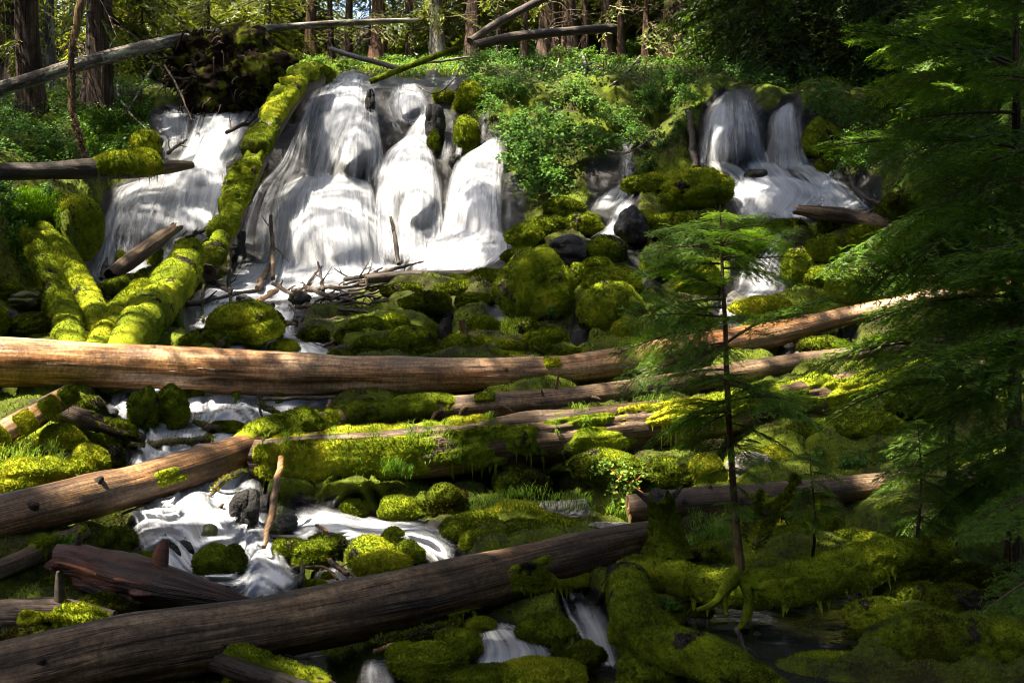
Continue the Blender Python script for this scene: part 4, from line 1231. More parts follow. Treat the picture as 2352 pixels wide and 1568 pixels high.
    (2090, 1375, 70, 40, 'shadowed mossy boulder right of the arched log end', 'm', 1.0),
    (2190, 1390, 80, 50, 'lumpy dark mound under lowest right boughs', 'd', 1.2),
    (2060, 1480, 60, 34, 'mossy stone at the right shore of dark pool', 'm', .9),
    (2240, 1340, 70, 44, 'mossy mound beside the broad hemlock at right edge', 'd', 1.1),
    (1980, 1470, 46, 24, 'low mossy stone in the right part of dark pool', 'd', .8),
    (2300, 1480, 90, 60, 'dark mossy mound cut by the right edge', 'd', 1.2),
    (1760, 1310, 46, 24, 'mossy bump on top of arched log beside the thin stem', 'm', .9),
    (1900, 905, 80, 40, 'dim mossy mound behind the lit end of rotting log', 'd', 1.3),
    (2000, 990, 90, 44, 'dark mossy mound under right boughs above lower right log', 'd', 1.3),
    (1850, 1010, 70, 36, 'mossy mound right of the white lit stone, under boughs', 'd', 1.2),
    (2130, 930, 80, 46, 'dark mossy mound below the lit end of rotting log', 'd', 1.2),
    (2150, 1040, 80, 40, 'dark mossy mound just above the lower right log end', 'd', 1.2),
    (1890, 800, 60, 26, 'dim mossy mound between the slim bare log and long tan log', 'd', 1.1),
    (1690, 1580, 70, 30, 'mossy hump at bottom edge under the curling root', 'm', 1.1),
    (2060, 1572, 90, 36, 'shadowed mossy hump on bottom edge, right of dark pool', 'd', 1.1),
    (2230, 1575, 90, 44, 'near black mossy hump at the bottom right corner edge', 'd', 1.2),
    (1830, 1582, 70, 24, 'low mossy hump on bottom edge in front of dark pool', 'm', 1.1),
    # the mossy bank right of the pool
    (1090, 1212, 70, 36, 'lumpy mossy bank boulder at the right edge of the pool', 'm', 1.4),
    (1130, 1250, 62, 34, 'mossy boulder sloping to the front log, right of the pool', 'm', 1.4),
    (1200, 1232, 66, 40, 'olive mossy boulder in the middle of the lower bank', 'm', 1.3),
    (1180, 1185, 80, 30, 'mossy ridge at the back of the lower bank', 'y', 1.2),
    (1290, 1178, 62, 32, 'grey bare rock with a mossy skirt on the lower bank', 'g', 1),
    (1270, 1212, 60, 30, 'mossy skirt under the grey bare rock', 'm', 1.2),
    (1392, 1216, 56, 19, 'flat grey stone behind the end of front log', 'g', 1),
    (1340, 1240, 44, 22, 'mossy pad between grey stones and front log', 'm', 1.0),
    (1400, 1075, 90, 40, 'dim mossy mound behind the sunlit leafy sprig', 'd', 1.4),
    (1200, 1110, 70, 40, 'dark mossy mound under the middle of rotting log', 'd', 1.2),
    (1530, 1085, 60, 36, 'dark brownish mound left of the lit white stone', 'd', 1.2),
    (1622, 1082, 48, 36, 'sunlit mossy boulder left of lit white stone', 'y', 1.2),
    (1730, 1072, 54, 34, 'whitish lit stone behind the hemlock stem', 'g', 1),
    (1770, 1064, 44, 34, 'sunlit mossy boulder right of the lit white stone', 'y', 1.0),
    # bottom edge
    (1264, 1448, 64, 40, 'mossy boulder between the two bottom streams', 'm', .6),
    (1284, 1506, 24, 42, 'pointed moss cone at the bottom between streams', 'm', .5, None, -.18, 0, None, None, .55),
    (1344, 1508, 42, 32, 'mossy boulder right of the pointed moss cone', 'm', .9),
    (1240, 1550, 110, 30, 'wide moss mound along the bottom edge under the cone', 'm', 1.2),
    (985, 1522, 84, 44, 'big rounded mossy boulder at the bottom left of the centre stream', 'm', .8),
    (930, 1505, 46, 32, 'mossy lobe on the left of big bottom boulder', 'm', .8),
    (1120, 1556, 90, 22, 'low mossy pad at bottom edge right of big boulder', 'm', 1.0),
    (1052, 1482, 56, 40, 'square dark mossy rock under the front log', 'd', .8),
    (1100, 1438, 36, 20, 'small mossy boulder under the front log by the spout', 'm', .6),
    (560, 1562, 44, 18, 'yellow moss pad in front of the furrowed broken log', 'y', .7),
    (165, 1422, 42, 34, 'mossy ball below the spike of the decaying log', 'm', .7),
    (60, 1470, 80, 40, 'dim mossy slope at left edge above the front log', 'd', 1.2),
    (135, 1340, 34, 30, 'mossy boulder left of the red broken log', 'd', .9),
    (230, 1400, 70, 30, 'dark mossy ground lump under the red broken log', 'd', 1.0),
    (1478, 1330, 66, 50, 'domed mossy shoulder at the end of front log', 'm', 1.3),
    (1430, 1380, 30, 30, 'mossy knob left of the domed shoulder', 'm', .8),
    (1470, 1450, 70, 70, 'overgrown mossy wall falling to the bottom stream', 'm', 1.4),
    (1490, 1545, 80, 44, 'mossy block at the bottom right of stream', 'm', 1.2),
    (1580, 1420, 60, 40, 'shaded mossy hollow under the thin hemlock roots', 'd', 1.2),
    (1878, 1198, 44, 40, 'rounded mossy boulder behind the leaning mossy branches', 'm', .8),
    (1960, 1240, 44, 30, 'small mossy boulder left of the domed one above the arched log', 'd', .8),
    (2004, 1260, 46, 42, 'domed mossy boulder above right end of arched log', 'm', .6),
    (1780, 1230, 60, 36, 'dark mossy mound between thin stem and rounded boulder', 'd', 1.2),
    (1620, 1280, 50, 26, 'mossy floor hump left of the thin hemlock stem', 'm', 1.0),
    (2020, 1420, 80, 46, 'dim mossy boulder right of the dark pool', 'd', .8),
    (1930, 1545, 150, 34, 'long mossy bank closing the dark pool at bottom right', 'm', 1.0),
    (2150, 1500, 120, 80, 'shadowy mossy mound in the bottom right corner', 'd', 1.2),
    (1740, 1480, 36, 26, 'black wet rock in the dark pool', 'w', 1),
    (2100, 1300, 70, 44, 'shadowy mossy boulder under right hemlock boughs', 'd', 1.0),
]
for b in B:
    boulder(*b)

# a rotten mossy stump at the end of the front log
st = []
L = Log([(1532, 1284, 11.6, 60), (1528, 1240, 11.65, 44), (1523, 1190, 11.7, 33), (1519, 1160, 11.7, 31), (1518, 1148, 11.7, 29)], nl=60, na=48, rough=.16, bark=.16, seed=5, jag=(.1, .55))
o = obj('tree_stump', L.mesh('tree_stump', M['dark_moss'], M['dark_wood'], 5000, .028), None, L.org)
L.o = o
tag(o, 'broken mossy stump standing at the upper end of front log', 'stump')
for f, a, l in ((.92, -1.6, .22), (.94, 1.9, .2)):
    stub(L, f, a, l, .035, .9, 'dark_wood')
L = Log([(1020, 778, 21.3, 16), (1022, 755, 21.3, 14), (1030, 730, 21.3, 9), (1036, 716, 21.3, 3)], nl=40, na=30, rough=.2, bark=.2, seed=8)
tag(obj('tree_stump', L.mesh('tree_stump', M['dark_wood'], None, 600, .05), None, L.org), 'dark pointed stump spike standing among the moss cushions', 'stump')
L = Log([(1070, 775, 21.0, 7), (1064, 750, 21.0, 6), (1060, 735, 21.0, 7)], nl=24, na=20, rough=.2, bark=.2, seed=9)
tag(obj('tree_stump', L.mesh('tree_stump', M['brown_wood'], None, 200, .04), None, L.org), 'thin brown snag between ball shaped cushion and sunlit boulder', 'stump')

# the uprooted root wad that hangs over the left falls
d, f = ico(6)
g = fbm(d * 1.5 + 5, 4, 3) * .75 + (1 - np.abs(vnoise(d * 3.5, 6))) * .35 - .25 + fbm(d * 8, 3, 9) * .16
c = P(500, 166, 35.0)
v = d * (1 + g)[:, None] * [1.9, .9, 1.3]
T = Tris()
for k in range(90):
    r = np.random.default_rng(k)
    a = norm(r.normal(0, 1, 3) * [1, .5, 1] + [0, -.55, -.1])
    q = [a * .9 * np.array([1.3, .8, 1.2])]
    dr = a.copy()
    for _ in range(6):
        dr = norm(dr + r.normal(0, .45, 3) + [0, 0, -.22])
        q.append(q[-1] + dr * r.uniform(.08, .26))
    T.tube(np.array(q), np.linspace(.045, .008, 7) * r.uniform(.6, 1.6), 5, 0, r.uniform(.05, .5))
ob = obj('root_wad', mesh('root_wad', v, [f], M['black_soil']), None, c)
tag(ob, 'black uprooted root wad overhanging the left waterfall', 'root wad')
obj('roots', T.build('roots', M['twig']), ob)
U = rng.uniform(400, 600, 900); vv = rng.uniform(0, 1, 900)
n = norm(np.stack([rng.normal(0, .5, 900), rng.normal(-.3, .3, 900), np.ones(900)], -1))
T = Tris()
pp = norm(n) * [1.3, .75, 1.15]
T.tris(fuzz(pp * (1 + .25 * rng.normal(0, 1, (900, 1)) * .3), norm(n), .12, .05, 4))
obj('moss_cover', T.build('moss_cover', M['moss']), ob)
# ------------------------------------------------------------------ dead branches and poles
def stick(label, pts, mat='dark_wood', forks=(), group='dead branches caught in the stream', name='dead_branch', cat='branch', fz=0, off=.25, mossm=None):
    """pts: (U, V, radius) with the distance taken just in front of the ground there (or given as a fourth number)"""
    pts = [tuple(p) if len(p) == 4 else (p[0], p[1], p[2], float(D(p[0], p[1])) - off) for p in pts]
    y0 = [p[3] for p in pts]
    A = np.array([P(p[0], p[1], p[3]) for p in pts]); R = np.array([p[2] / FOC * p[3] for p in pts])
    n = 14
    c = catmull(A, n); r = np.maximum(catmull(R[:, None], n)[:, 0], .004)
    g = np.random.default_rng(int(abs(pts[0][0]) * 7 + pts[0][1]))
    c[1:-1] += g.normal(0, .22, (n - 2, 3)) * r[1:-1, None]
    T = Tris()
    T.tube(c, r, 8, 0, .5, .3, int(pts[0][0]))
    org = c[0].copy()
    for (t, du, dv, k) in forks:
        i = int(t * (n - 1)); y = c[i][1]
        q = np.array([c[i], c[i] + np.array([du * .5, g.uniform(-8, 8), -dv * .45]) / FOC * y + g.normal(0, .02, 3), c[i] + np.array([du, g.uniform(-15, 15), -dv]) / FOC * y])
        T.tube(catmull(q, 7), np.linspace(r[i] * .6, max(r[i] * .18, .004), 7) * k, 5)
        if abs(du) + abs(dv) > 24:
            q2 = np.array([q[1], q[1] + np.array([du * .3 - dv * .2, 0, -dv * .3 - du * .25]) / FOC * y])
            T.tube(catmull(q2, 4), np.linspace(r[i] * .35, .004, 4) * k, 4)
    mats = [M[mat]]
    if fz:
        idx = g.integers(0, n, fz)
        nn = norm(g.normal(0, 1, (fz, 3)) + [0, -.2, .3])
        T.tris(fuzz(c[idx] + (c[(idx + 1) % n] - c[idx]) * (g.uniform(0, 1, (fz, 1)) * (idx < n - 1)[:, None]) + nn * r[idx][:, None], nn, .05, .02, 2), 1)
        mats.append(M[mossm or 'moss'])
    me = T.build(name, mats, org)
    l = me.uv_layers.new(name='UVMap')
    co = np.zeros(len(me.vertices) * 3, np.float32); me.vertices.foreach_get('co', co)
    li = np.zeros(len(me.loops), np.int32); me.loops.foreach_get('vertex_index', li)
    co = co.reshape(-1, 3)[li]
    ax = norm((c[-1] - c[0])[None])[0]
    l.data.foreach_set('uv', np.stack([co[:, 0] - co[:, 2], co @ ax], -1).astype(np.float32).ravel())
    return tag(obj(name, me, None, org), label, cat, group)


stick('long thin pole lying from the fattest mossy log towards the plunge pool', [(428, 700, 6), (485, 690, 6.5), (534, 678, 5.5), (606, 664, 3)], forks=[(.3, 30, -26, 1), (.6, 22, -20, .8), (.8, 30, -8, .7)])
stick('short thick stick slanting down beside the leaning mossy log', [(475, 640, 7), (500, 655, 7), (527, 670, 5)], forks=[(.4, 20, 18, .8)])
stick('upright mossy twig in front of the leaning log', [(523, 551, 3), (526, 600, 4), (527, 650, 4.5), (529, 698, 3.5)], fz=260, forks=[(.5, -26, -14, .9), (.7, 20, -20, .8)])
stick('upright twig left of the long thin pole', [(468, 652, 3), (464, 700, 3.5), (466, 738, 3)], fz=200)
stick('slender grey stake standing in the foam of the main waterfall', [(622, 495, 4), (626, 560, 5), (627, 640, 5.5)], 'grey_wood', forks=[(.3, -22, -30, .8), (.6, 40, 44, .6)], off=.9)
stick('broken wedge of pale wood at the foot of slender grey stake', [(620, 605, 3), (606, 635, 7), (590, 662, 6)], 'grey_wood', off=.8)
stick('gnarled dark branch at the left of heap below the main falls', [(627, 652, 5), (655, 668, 6), (690, 690, 5), (720, 702, 3)], forks=[(.2, 10, -14, 1), (.4, 20, -16, 1), (.7, 26, -14, 1), (.55, -4, 20, .8)])
stick('brown stick propped against the gnarled dark branch', [(592, 698, 6), (612, 682, 7), (635, 665, 6)], 'brown_wood')
stick('long dead branch jutting right across the foam of plunge pool', [(790, 642, 5), (860, 630, 5), (920, 614, 4), (972, 601, 2)], forks=[(.15, -40, -24, .9), (.2, 26, -46, .9), (.3, 14, -30, .7), (.75, 2, 20, .7)], fz=120, off=.8)
stick('thin stake leaning in the water right of the main dome', [(897, 498, 3), (907, 540, 4.5), (916, 606, 5)], forks=[(.4, -6, -8, 1)], off=1.6)
for lab, pts, fk in (
        ('forked twig sticking up at centre of the dead branch heap', [(742, 668, 4), (738, 640, 3.5), (730, 602, 2)], [(.4, 22, -34, 1), (.6, -16, -14, 1)]),
        ('bent twig rising from left side of dead branch heap', [(690, 690, 4), (705, 655, 3.5), (738, 612, 2)], [(.5, -20, -10, 1), (.3, 24, -10, 1)]),
        ('bottom stick of the dead branch heap', [(680, 704, 5), (750, 708, 5), (840, 716, 3)], [(.3, 20, -18, 1), (.6, 24, -16, 1)]),
        ('long straight stick across the top of dead branch heap', [(668, 668, 4), (740, 662, 5), (838, 655, 3)], [(.2, 18, -16, 1), (.5, 20, 18, 1), (.7, 18, -14, 1)]),
        ('dark crossed stick in the middle of dead branch heap', [(700, 656, 4), (760, 680, 5), (850, 700, 3)], [(.5, 30, -6, 1), (.7, 16, 16, 1)]),
        ('sagging stick at the right of dead branch heap', [(760, 700, 4), (820, 684, 4), (870, 668, 3)], [(.5, 16, 14, 1)]),
        ('curved twig on the right of heap by the driftwood plank', [(800, 668, 3), (850, 660, 3), (920, 640, 2)], [(.4, 20, -18, 1)])):
    stick(lab, pts, 'dark_wood', fk, 'heap of dead branches below the main falls', off=.45)
stick('mossy branch lying level from the head shaped boulder to the cushions', [(636, 745, 8), (700, 740, 7), (770, 735, 6), (850, 722, 4)], fz=900, off=.4)
stick('stick lying on mossy rocks left of the cushion row', [(745, 795, 4), (780, 782, 5), (840, 760, 3)], 'brown_wood', off=.3, forks=[(.4, 22, 8, .8)])
stick('mossy dead branch lying near the bare log left of cushion row', [(760, 806, 9), (800, 800, 10), (830, 790, 6)], fz=500, off=.3)
stick('short horned snag on the head shaped boulder', [(500, 790, 9), (528, 778, 8), (556, 762, 3)], fz=400, off=.9)
stick('thin straight stick tucked under the long bare log', [(604, 917, 4, 17.4), (690, 915, 4.5, 17.3), (770, 912, 4, 17.2)], off=.3)
stick('leaning mossy stick beneath the bare log', [(592, 925, 6, 17.2), (622, 940, 7, 17.1), (652, 958, 5, 17)], fz=400)
stick('thin twig dangling by the leaning mossy stick', [(590, 912, 2.5, 17), (597, 940, 3, 16.9), (607, 975, 2.5, 16.8)])
stick('brown stick leaning between bare log and slim log', [(760, 918, 5, 16.9), (752, 950, 6, 16.7), (748, 980, 5, 16.6)], 'brown_wood')
stick('horned mossy stick at the left of the pool under bare log', [(446, 968, 4), (480, 980, 8), (545, 990, 7)], fz=500, off=.3, forks=[(.5, 30, -6, .7)])
stick('golden mossy stick lying across the stream above diagonal log', [(300, 1025, 5, 15.6), (345, 1022, 9, 15.5), (420, 1014, 7, 15.6), (482, 1008, 9, 15.7)], fz=900, mossm='bright_moss')
stick('bare twig beside the golden mossy stick', [(560, 992, 3, 16), (600, 980, 3, 16), (650, 972, 2, 16)], forks=[(.3, -10, -20, 1), (.6, 14, -26, 1)])
stick('tall slanted pole standing in front of the rotting log', [(646, 1052, 8, 13.6), (636, 1110, 8.5, 13.0), (622, 1180, 8, 12.5), (606, 1256, 6, 12.05)], 'brown_wood', name='dead_pole')
stick('branch hanging below the diagonal log with a golden moss tip', [(560, 1082, 7, 14.3), (520, 1098, 6, 14), (490, 1125, 6, 13.8)], fz=300, mossm='bright_moss', forks=[(.5, -40, 30, .9), (.6, -20, 40, .7)])
stick('thin dark twig reaching down into the lower cascade', [(540, 1084, 4, 14.2), (470, 1150, 3.5, 13.6), (415, 1195, 2, 13.2)], forks=[(.4, -30, 10, .9), (.6, -10, 22, .8)])
stick('pointed grey stick caught in the lower cascade', [(512, 1158, 4, 13.4), (488, 1185, 7, 13.2), (470, 1215, 8, 13)], 'grey_wood')
stick('twig fringe lying at the left edge of lower cascade', [(280, 1180, 3, 13.2), (330, 1160, 4, 13.4), (395, 1145, 2, 13.6)], 'brown_wood', forks=[(.3, 26, 12, 1), (.5, 24, -8, 1), (.7, 24, 8, 1)])
stick('small dark stick floating in foam right of slanted pole', [(725, 1205, 3), (740, 1212, 4), (752, 1220, 3)], 'brown_wood', off=.4)
stick('upright stick in front of the moss trio', [(696, 1298, 5), (692, 1330, 6), (690, 1350, 5)], 'dark_wood', off=.35, forks=[(.3, -14, 26, .8)])
stick('bent twig hooked over the moss trio', [(700, 1302, 3), (745, 1302, 3), (775, 1330, 4)], 'brown_wood', off=.45, forks=[(.6, 14, 12, .8)])
stick('pinkish broken stick right of the moss trio', [(758, 1284, 5), (775, 1302, 6), (800, 1318, 5)], 'brown_wood', off=.3, forks=[(.5, 24, -6, .8), (.7, 20, 14, .8)])
stick('short stick by the front log under the yellow boulder cluster', [(808, 1318, 3), (820, 1330, 5), (828, 1340, 4)], 'brown_wood', off=.3)
stick('dark wet branch under the stream right of the boulder cluster', [(930, 1262, 8), (975, 1285, 8), (1030, 1305, 5)], 'dark_wood', off=.3)
stick('curved branch under the front log at the bottom', [(860, 1494, 5), (905, 1482, 6), (950, 1482, 5)], 'brown_wood', off=.3)
stick('mossy branch wedged beneath the front log', [(860, 1472, 7), (960, 1452, 8), (1050, 1428, 6)], fz=900, off=.3)
stick('tangled twig at bottom left of the front log', [(650, 1502, 3), (690, 1512, 3), (740, 1505, 2)], 'dark_wood', forks=[(.3, 14, 14, 1), (.6, 20, -12, 1)], off=.3)
g_ = np.random.default_rng(41)
for k in range(16):
    u, v, a, l = g_.uniform(650, 860), g_.uniform(645, 712), g_.normal(.1, .5), g_.uniform(25, 75)
    stick('thin dark stick in the tangle of dead branches below the main falls', [(u, v, 2.5), (u + l * .5 * math.cos(a), v - l * .5 * math.sin(a) - 3, 3), (u + l * math.cos(a), v - l * math.sin(a), 1.6)], 'dark_wood',
          [(.4, g_.uniform(8, 22), g_.uniform(-20, 20), 1), (.7, g_.uniform(8, 18), g_.uniform(-20, 20), 1)], 'heap of dead branches below the main falls', off=g_.uniform(.4, .75))
GW = 'bare twigs in the wood above the falls'
for lab, pts, fk in (
        ('pale arching twig over the brink of the main waterfall', [(785, 60, 2), (850, 66, 2.5), (910, 96, 2.5), (960, 128, 2)], [(.3, 30, -20, 1), (.6, 34, 4, 1), (.8, 20, 14, 1)]),
        ('pale straight twig crossing left of the bright sky gap', [(700, 20, 2), (780, 58, 2.5), (880, 70, 2)], [(.4, 24, 20, 1), (.7, 24, -22, 1)]),
        ('long bare twig drooping left of the root wad', [(285, 120, 2.5), (270, 200, 2.5), (290, 250, 2), (340, 300, 1.5)], [(.4, -24, 20, 1), (.6, 20, 20, 1)]),
        ('dark bare twig falling across the tipped tree', [(400, 60, 3), (365, 130, 3), (320, 210, 2.5), (288, 262, 2)], [(.3, 24, 30, 1), (.7, -20, 16, 1)]),
        ('bleached root tangle under the rooted dark trunk', [(1330, 110, 3), (1345, 150, 3), (1338, 190, 2)], [(.2, 30, 24, 1), (.4, -24, 24, 1), (.6, 26, 16, 1), (.8, -16, 16, 1)]),
        ('bleached twig tangle left of the speckled pale shrub', [(1300, 190, 2), (1320, 160, 2.5), (1360, 145, 2)], [(.3, 20, -20, 1), (.6, 24, 10, 1)]),
        ('bleached twig tangle right of the yellow brush at bank top', [(1400, 200, 2), (1440, 165, 3), (1470, 130, 2)], [(.3, -26, -8, 1), (.5, 26, 12, 1), (.7, 20, -16, 1)]),
        ('thin dark twig arching over the second channel', [(1060, 150, 2), (1040, 185, 2.5), (1000, 215, 2), (960, 200, 1.5)], [(.5, -10, 26, 1)]),
        ('dark branch hanging across the thin upper falls', [(1085, 130, 3), (1020, 140, 3), (940, 150, 2.5)], [(.3, -10, 24, 1), (.6, -12, 26, 1)]),
        ('orange dead frond under the blue green shrub', [(1390, 345, 2), (1440, 350, 2.5), (1500, 318, 2)], [(.3, 20, 8, 1), (.5, 26, -8, 1), (.7, 20, 6, 1)]),
        ('bare twig hanging at right below the dim leafy shrub', [(2120, 320, 2), (2140, 370, 2.5), (2150, 430, 2)], [(.5, 16, 12, 1)]),
        ('pale dead bough poking out beside the broad black trunk', [(2330, 40, 3), (2290, 55, 3), (2240, 66, 2)], [(.4, -10, 16, 1)])):
    stick(lab, pts, 'grey_bark', fk, GW, off=1.4)
G2 = 'dead branches by the left waterfall'
stick('dark curved branch across the top of left waterfall', [(520, 305, 5), (570, 280, 5), (600, 255, 4), (634, 232, 4)], forks=[(.1, -8, -40, .8), (.3, 20, -20, .7), (.6, 20, -12, .8)], group=G2, off=.9)
stick('thin bare branch leaning out of the root wad', [(378, 150, 3, 33), (410, 205, 2.5, 33), (440, 275, 1.5, 33)], 'grey_wood', group=G2)
stick('broken forked stick in the middle of the left waterfall', [(385, 352, 4), (408, 335, 4), (430, 320, 2.5)], forks=[(.2, -8, -40, .6), (.6, 26, 6, .7)], group=G2, off=.9)
stick('dark splintered branch beside the cracked grey log', [(400, 556, 5), (440, 540, 6), (480, 522, 4)], forks=[(.2, 16, -20, 1), (.5, 12, -18, 1), (.7, 22, 10, .8)], group=G2, off=.8)
stick('bare twiggy branch between grey log and leaning mossy log', [(410, 590, 4), (450, 565, 4), (495, 540, 3)], forks=[(.3, 30, 4, 1), (.5, 20, -22, 1), (.7, 18, 10, 1)], group=G2, off=1.0)
stick('dark twig at the left foot of cracked grey log', [(232, 640, 4), (240, 615, 5), (246, 592, 3)], forks=[(.5, 12, -8, 1)], group=G2, off=.8)
stick('bent dead branch at the right edge of right waterfall', [(1945, 382, 4), (1962, 430, 5), (1990, 455, 5), (2022, 468, 4)], group='dead branches by the right waterfall', off=.9)
stick('straight dark branch slanting up from the wet grey log', [(1990, 490, 4), (2030, 468, 4), (2075, 435, 3)], forks=[(.3, -8, -40, .6)], group='dead branches by the right waterfall', off=1.2)
stick('leaning mossy pole under the small shrub near right waterfall', [(1580, 255, 8), (1588, 310, 8), (1596, 385, 7)], 'dark_wood', fz=200, off=.6, group='dead branches by the right waterfall')
stick('hooked mossy branch rising above the arched log', [(1735, 1256, 13, 10.6), (1765, 1205, 11, 10.8), (1795, 1160, 10, 10.9), (1826, 1098, 7, 11)], 'dark_wood', fz=2500, forks=[(.5, -34, -22, .9), (.75, 20, 46, 1)], group='mossy dead branches by the thin hemlock')
stick('twisted mossy branch left of the hooked one', [(1712, 1230, 10, 10.7), (1722, 1195, 10, 10.8), (1738, 1166, 7, 10.8), (1748, 1132, 4, 10.9)], 'dark_wood', fz=1500, forks=[(.5, -30, -34, .8)], group='mossy dead branches by the thin hemlock')
stick('dark forked branch dipping into the dark pool', [(1690, 1440, 6, 8.9), (1712, 1490, 5, 8.8), (1732, 1530, 3, 8.7)], forks=[(.5, 24, 26, .8)], group='mossy dead branches by the thin hemlock')
# ------------------------------------------------------------------ conifers
def frond(L, ntw, wid, needle, nw, step, seed, third=True, droop=.25):
    """one bough along +X: needle triangles, their tint, and the twig lines"""
    g = np.random.default_rng(seed)
    pos, dire, side, tint, lines = [], [], [], [], []

    def needles(q, tt):
        seg = np.linalg.norm(np.diff(q, axis=0), axis=1)
        Lq = seg.sum()
        n = max(2, int(Lq / step))
        s = np.linspace(.04, 1, n) * (len(q) - 1)
        i = np.minimum(s.astype(int), len(q) - 2)
        p = q[i] + (q[i + 1] - q[i]) * (s - i)[:, None]
        d = norm(q[i + 1] - q[i])
        sd = norm(np.cross([0, 0, 1.], d))
        for sg in (-1, 1):
            pos.append(p + d * step * .5 * (sg > 0)); dire.append(d); side.append(sd * sg); tint.append(np.clip(tt + .35 * s / (len(q) - 1) + g.normal(0, .07, n), 0, 1))

    t = np.linspace(0, 1, 9)
    ax = np.stack([L * t, L * .05 * np.sin(t * 4 + seed) * t, -droop * L * t ** 2 + .05 * L * t], -1)
    lines.append((ax, .012 * L ** .7))
    needles(ax[4:], .25)
    for k in range(ntw):
        tk = .10 + .88 * (k + g.uniform(-.3, .3)) / ntw
        tk = min(max(tk, .06), .98)
        i = min(int(tk * 8), 7)
        b = ax[i] + (ax[i + 1] - ax[i]) * (tk * 8 - i)
        sg = 1 if k % 2 else -1
        an = math.radians(g.uniform(48, 66) - 14 * tk) * sg
        l = L * wid * (min(1, tk * 3 + .35)) * (1 - tk) ** .75 * g.uniform(.65, 1.15) + .05 * L
        d = np.array([math.cos(an), math.sin(an), g.normal(-.05, .10)])
        s = np.linspace(0, 1, 6)[:, None]
        q = b + d * l * s + np.array([.12 * l, 0, -.28 * l]) * s ** 2
        lines.append((q, .004 * L ** .5))
        needles(q, .2)
        if third:
            m = int(np.clip(l / (L * .075), 1, 7))
            for j in range(m):
                sj = .22 + .7 * j / m
                bb = q[0] + (q[-1] - q[0]) * sj + np.array([0, 0, .28 * l * (sj - sj ** 2)])
                a2 = an + (1 if j % 2 else -1) * math.radians(g.uniform(38, 55))
                l2 = l * .42 * (1 - sj) + .035 * L
                d2 = np.array([math.cos(a2), math.sin(a2), g.normal(-.1, .12)])
                needles(np.array([bb, bb + d2 * l2 * .5, bb + d2 * l2 + [0, 0, -.1 * l2]]), .28)
    p = np.concatenate(pos); d = np.concatenate(dire); sd = np.concatenate(side); tt = np.concatenate(tint)
    n = len(p)
    tipd = norm(sd * .8 + d * .6 + np.stack([0 * tt, 0 * tt, g.normal(-.05, .22, n)], -1))
    ln = needle * g.uniform(.7, 1.2, n)
    w = norm(d + np.stack([0 * tt, 0 * tt, g.normal(0, .5, n)], -1)) * nw * .5
    return np.stack([p - w, p + w, p + tipd * ln[:, None]], 1), tt, lines


def place(tri, org, az, pitch, scale=1.0, roll=0.0):
    """turn +X to a compass direction and a rise"""
    ca, sa, cp, sp = math.cos(az), math.sin(az), math.cos(pitch), math.sin(pitch)
    cr, sr = math.cos(roll), math.sin(roll)
    Rx = np.array([[1, 0, 0], [0, cr, -sr], [0, sr, cr]])
    Ry = np.array([[cp, 0, -sp], [0, 1, 0], [sp, 0, cp]])
    Rz = np.array([[ca, -sa, 0], [sa, ca, 0], [0, 0, 1]])
    return (tri * scale) @ (Rz @ Ry @ Rx).T + org


def conifer(name, label, cat, group, trunk, radii, branches, temps, mats=('needle', 'bark'), seed=0, twigs=True, lim=1.0):
    """trunk: world points from the base up; branches: (height fraction, length m, azimuth, pitch)"""
    g = np.random.default_rng(seed)
    c = catmull(np.asarray(trunk), 40)
    r = np.interp(np.linspace(0, 1, 40), np.linspace(0, 1, len(radii)), radii)
    org = c[0].copy()
    root = empty(name, org)
    tag(root, label, cat, group)
    T = Tris()
    T.tube(c, r, 14, 0, .5, .18, seed)
    me = T.build('trunk', M[mats[1]], org)
    bark_uv(me, r[0])
    obj('trunk', me, root)
    C, W = Tris(), Tris()
    for (h, L, az, pi) in branches:
        i = h * 39
        b = c[int(i)] + (c[min(int(i) + 1, 39)] - c[int(i)]) * (i - int(i))
        tri, tt, lines = temps[g.integers(0, len(temps))]
        rl = g.normal(0, .42)
        C.tris(place(tri, b, az, pi, L, rl), 0, np.clip(tt + g.normal(0, .10), 0, 1))
        for k, (q, rr) in enumerate(lines[:(99 if twigs else 1)]):
            W.tube(place(q, b, az, pi, L, rl), np.linspace(rr, rr * .25, len(q)) * L * lim, 4 if k == 0 else 3, 0, g.uniform(.2, .7))
    if C.n:
        obj('crown', C.build('crown', M[mats[0]], org, False), root)
    if W.n:
        obj('branches', W.build('branches', M['twig'], org), root)
    return root


def bark_uv(me, r):
    l = me.uv_layers.new(name='UVMap')
    co = np.zeros(len(me.vertices) * 3, np.float32); me.vertices.foreach_get('co', co)
    li = np.zeros(len(me.loops), np.int32); me.loops.foreach_get('vertex_index', li)
    co = co.reshape(-1, 3)
    l.data.foreach_set('uv', np.stack([co[:, 0] * 1.5 + co[:, 1] * .3, co[:, 2]], -1)[li].astype(np.float32).ravel())


FINE = [frond(1.0, 28, .48, .034, .011, .0165, k) for k in range(5)]
MED = [frond(1.0, 22, .42, .055, .020, .030, 20 + k, True, .35) for k in range(4)]
CANOPY = [frond(1.0, 13, .5, .30, .17, .22, 60 + k, False, .2) for k in range(4)]
COARSE = [frond(1.0, 15, .40, .11, .045, .075, 40 + k, False, .45) for k in range(4)]


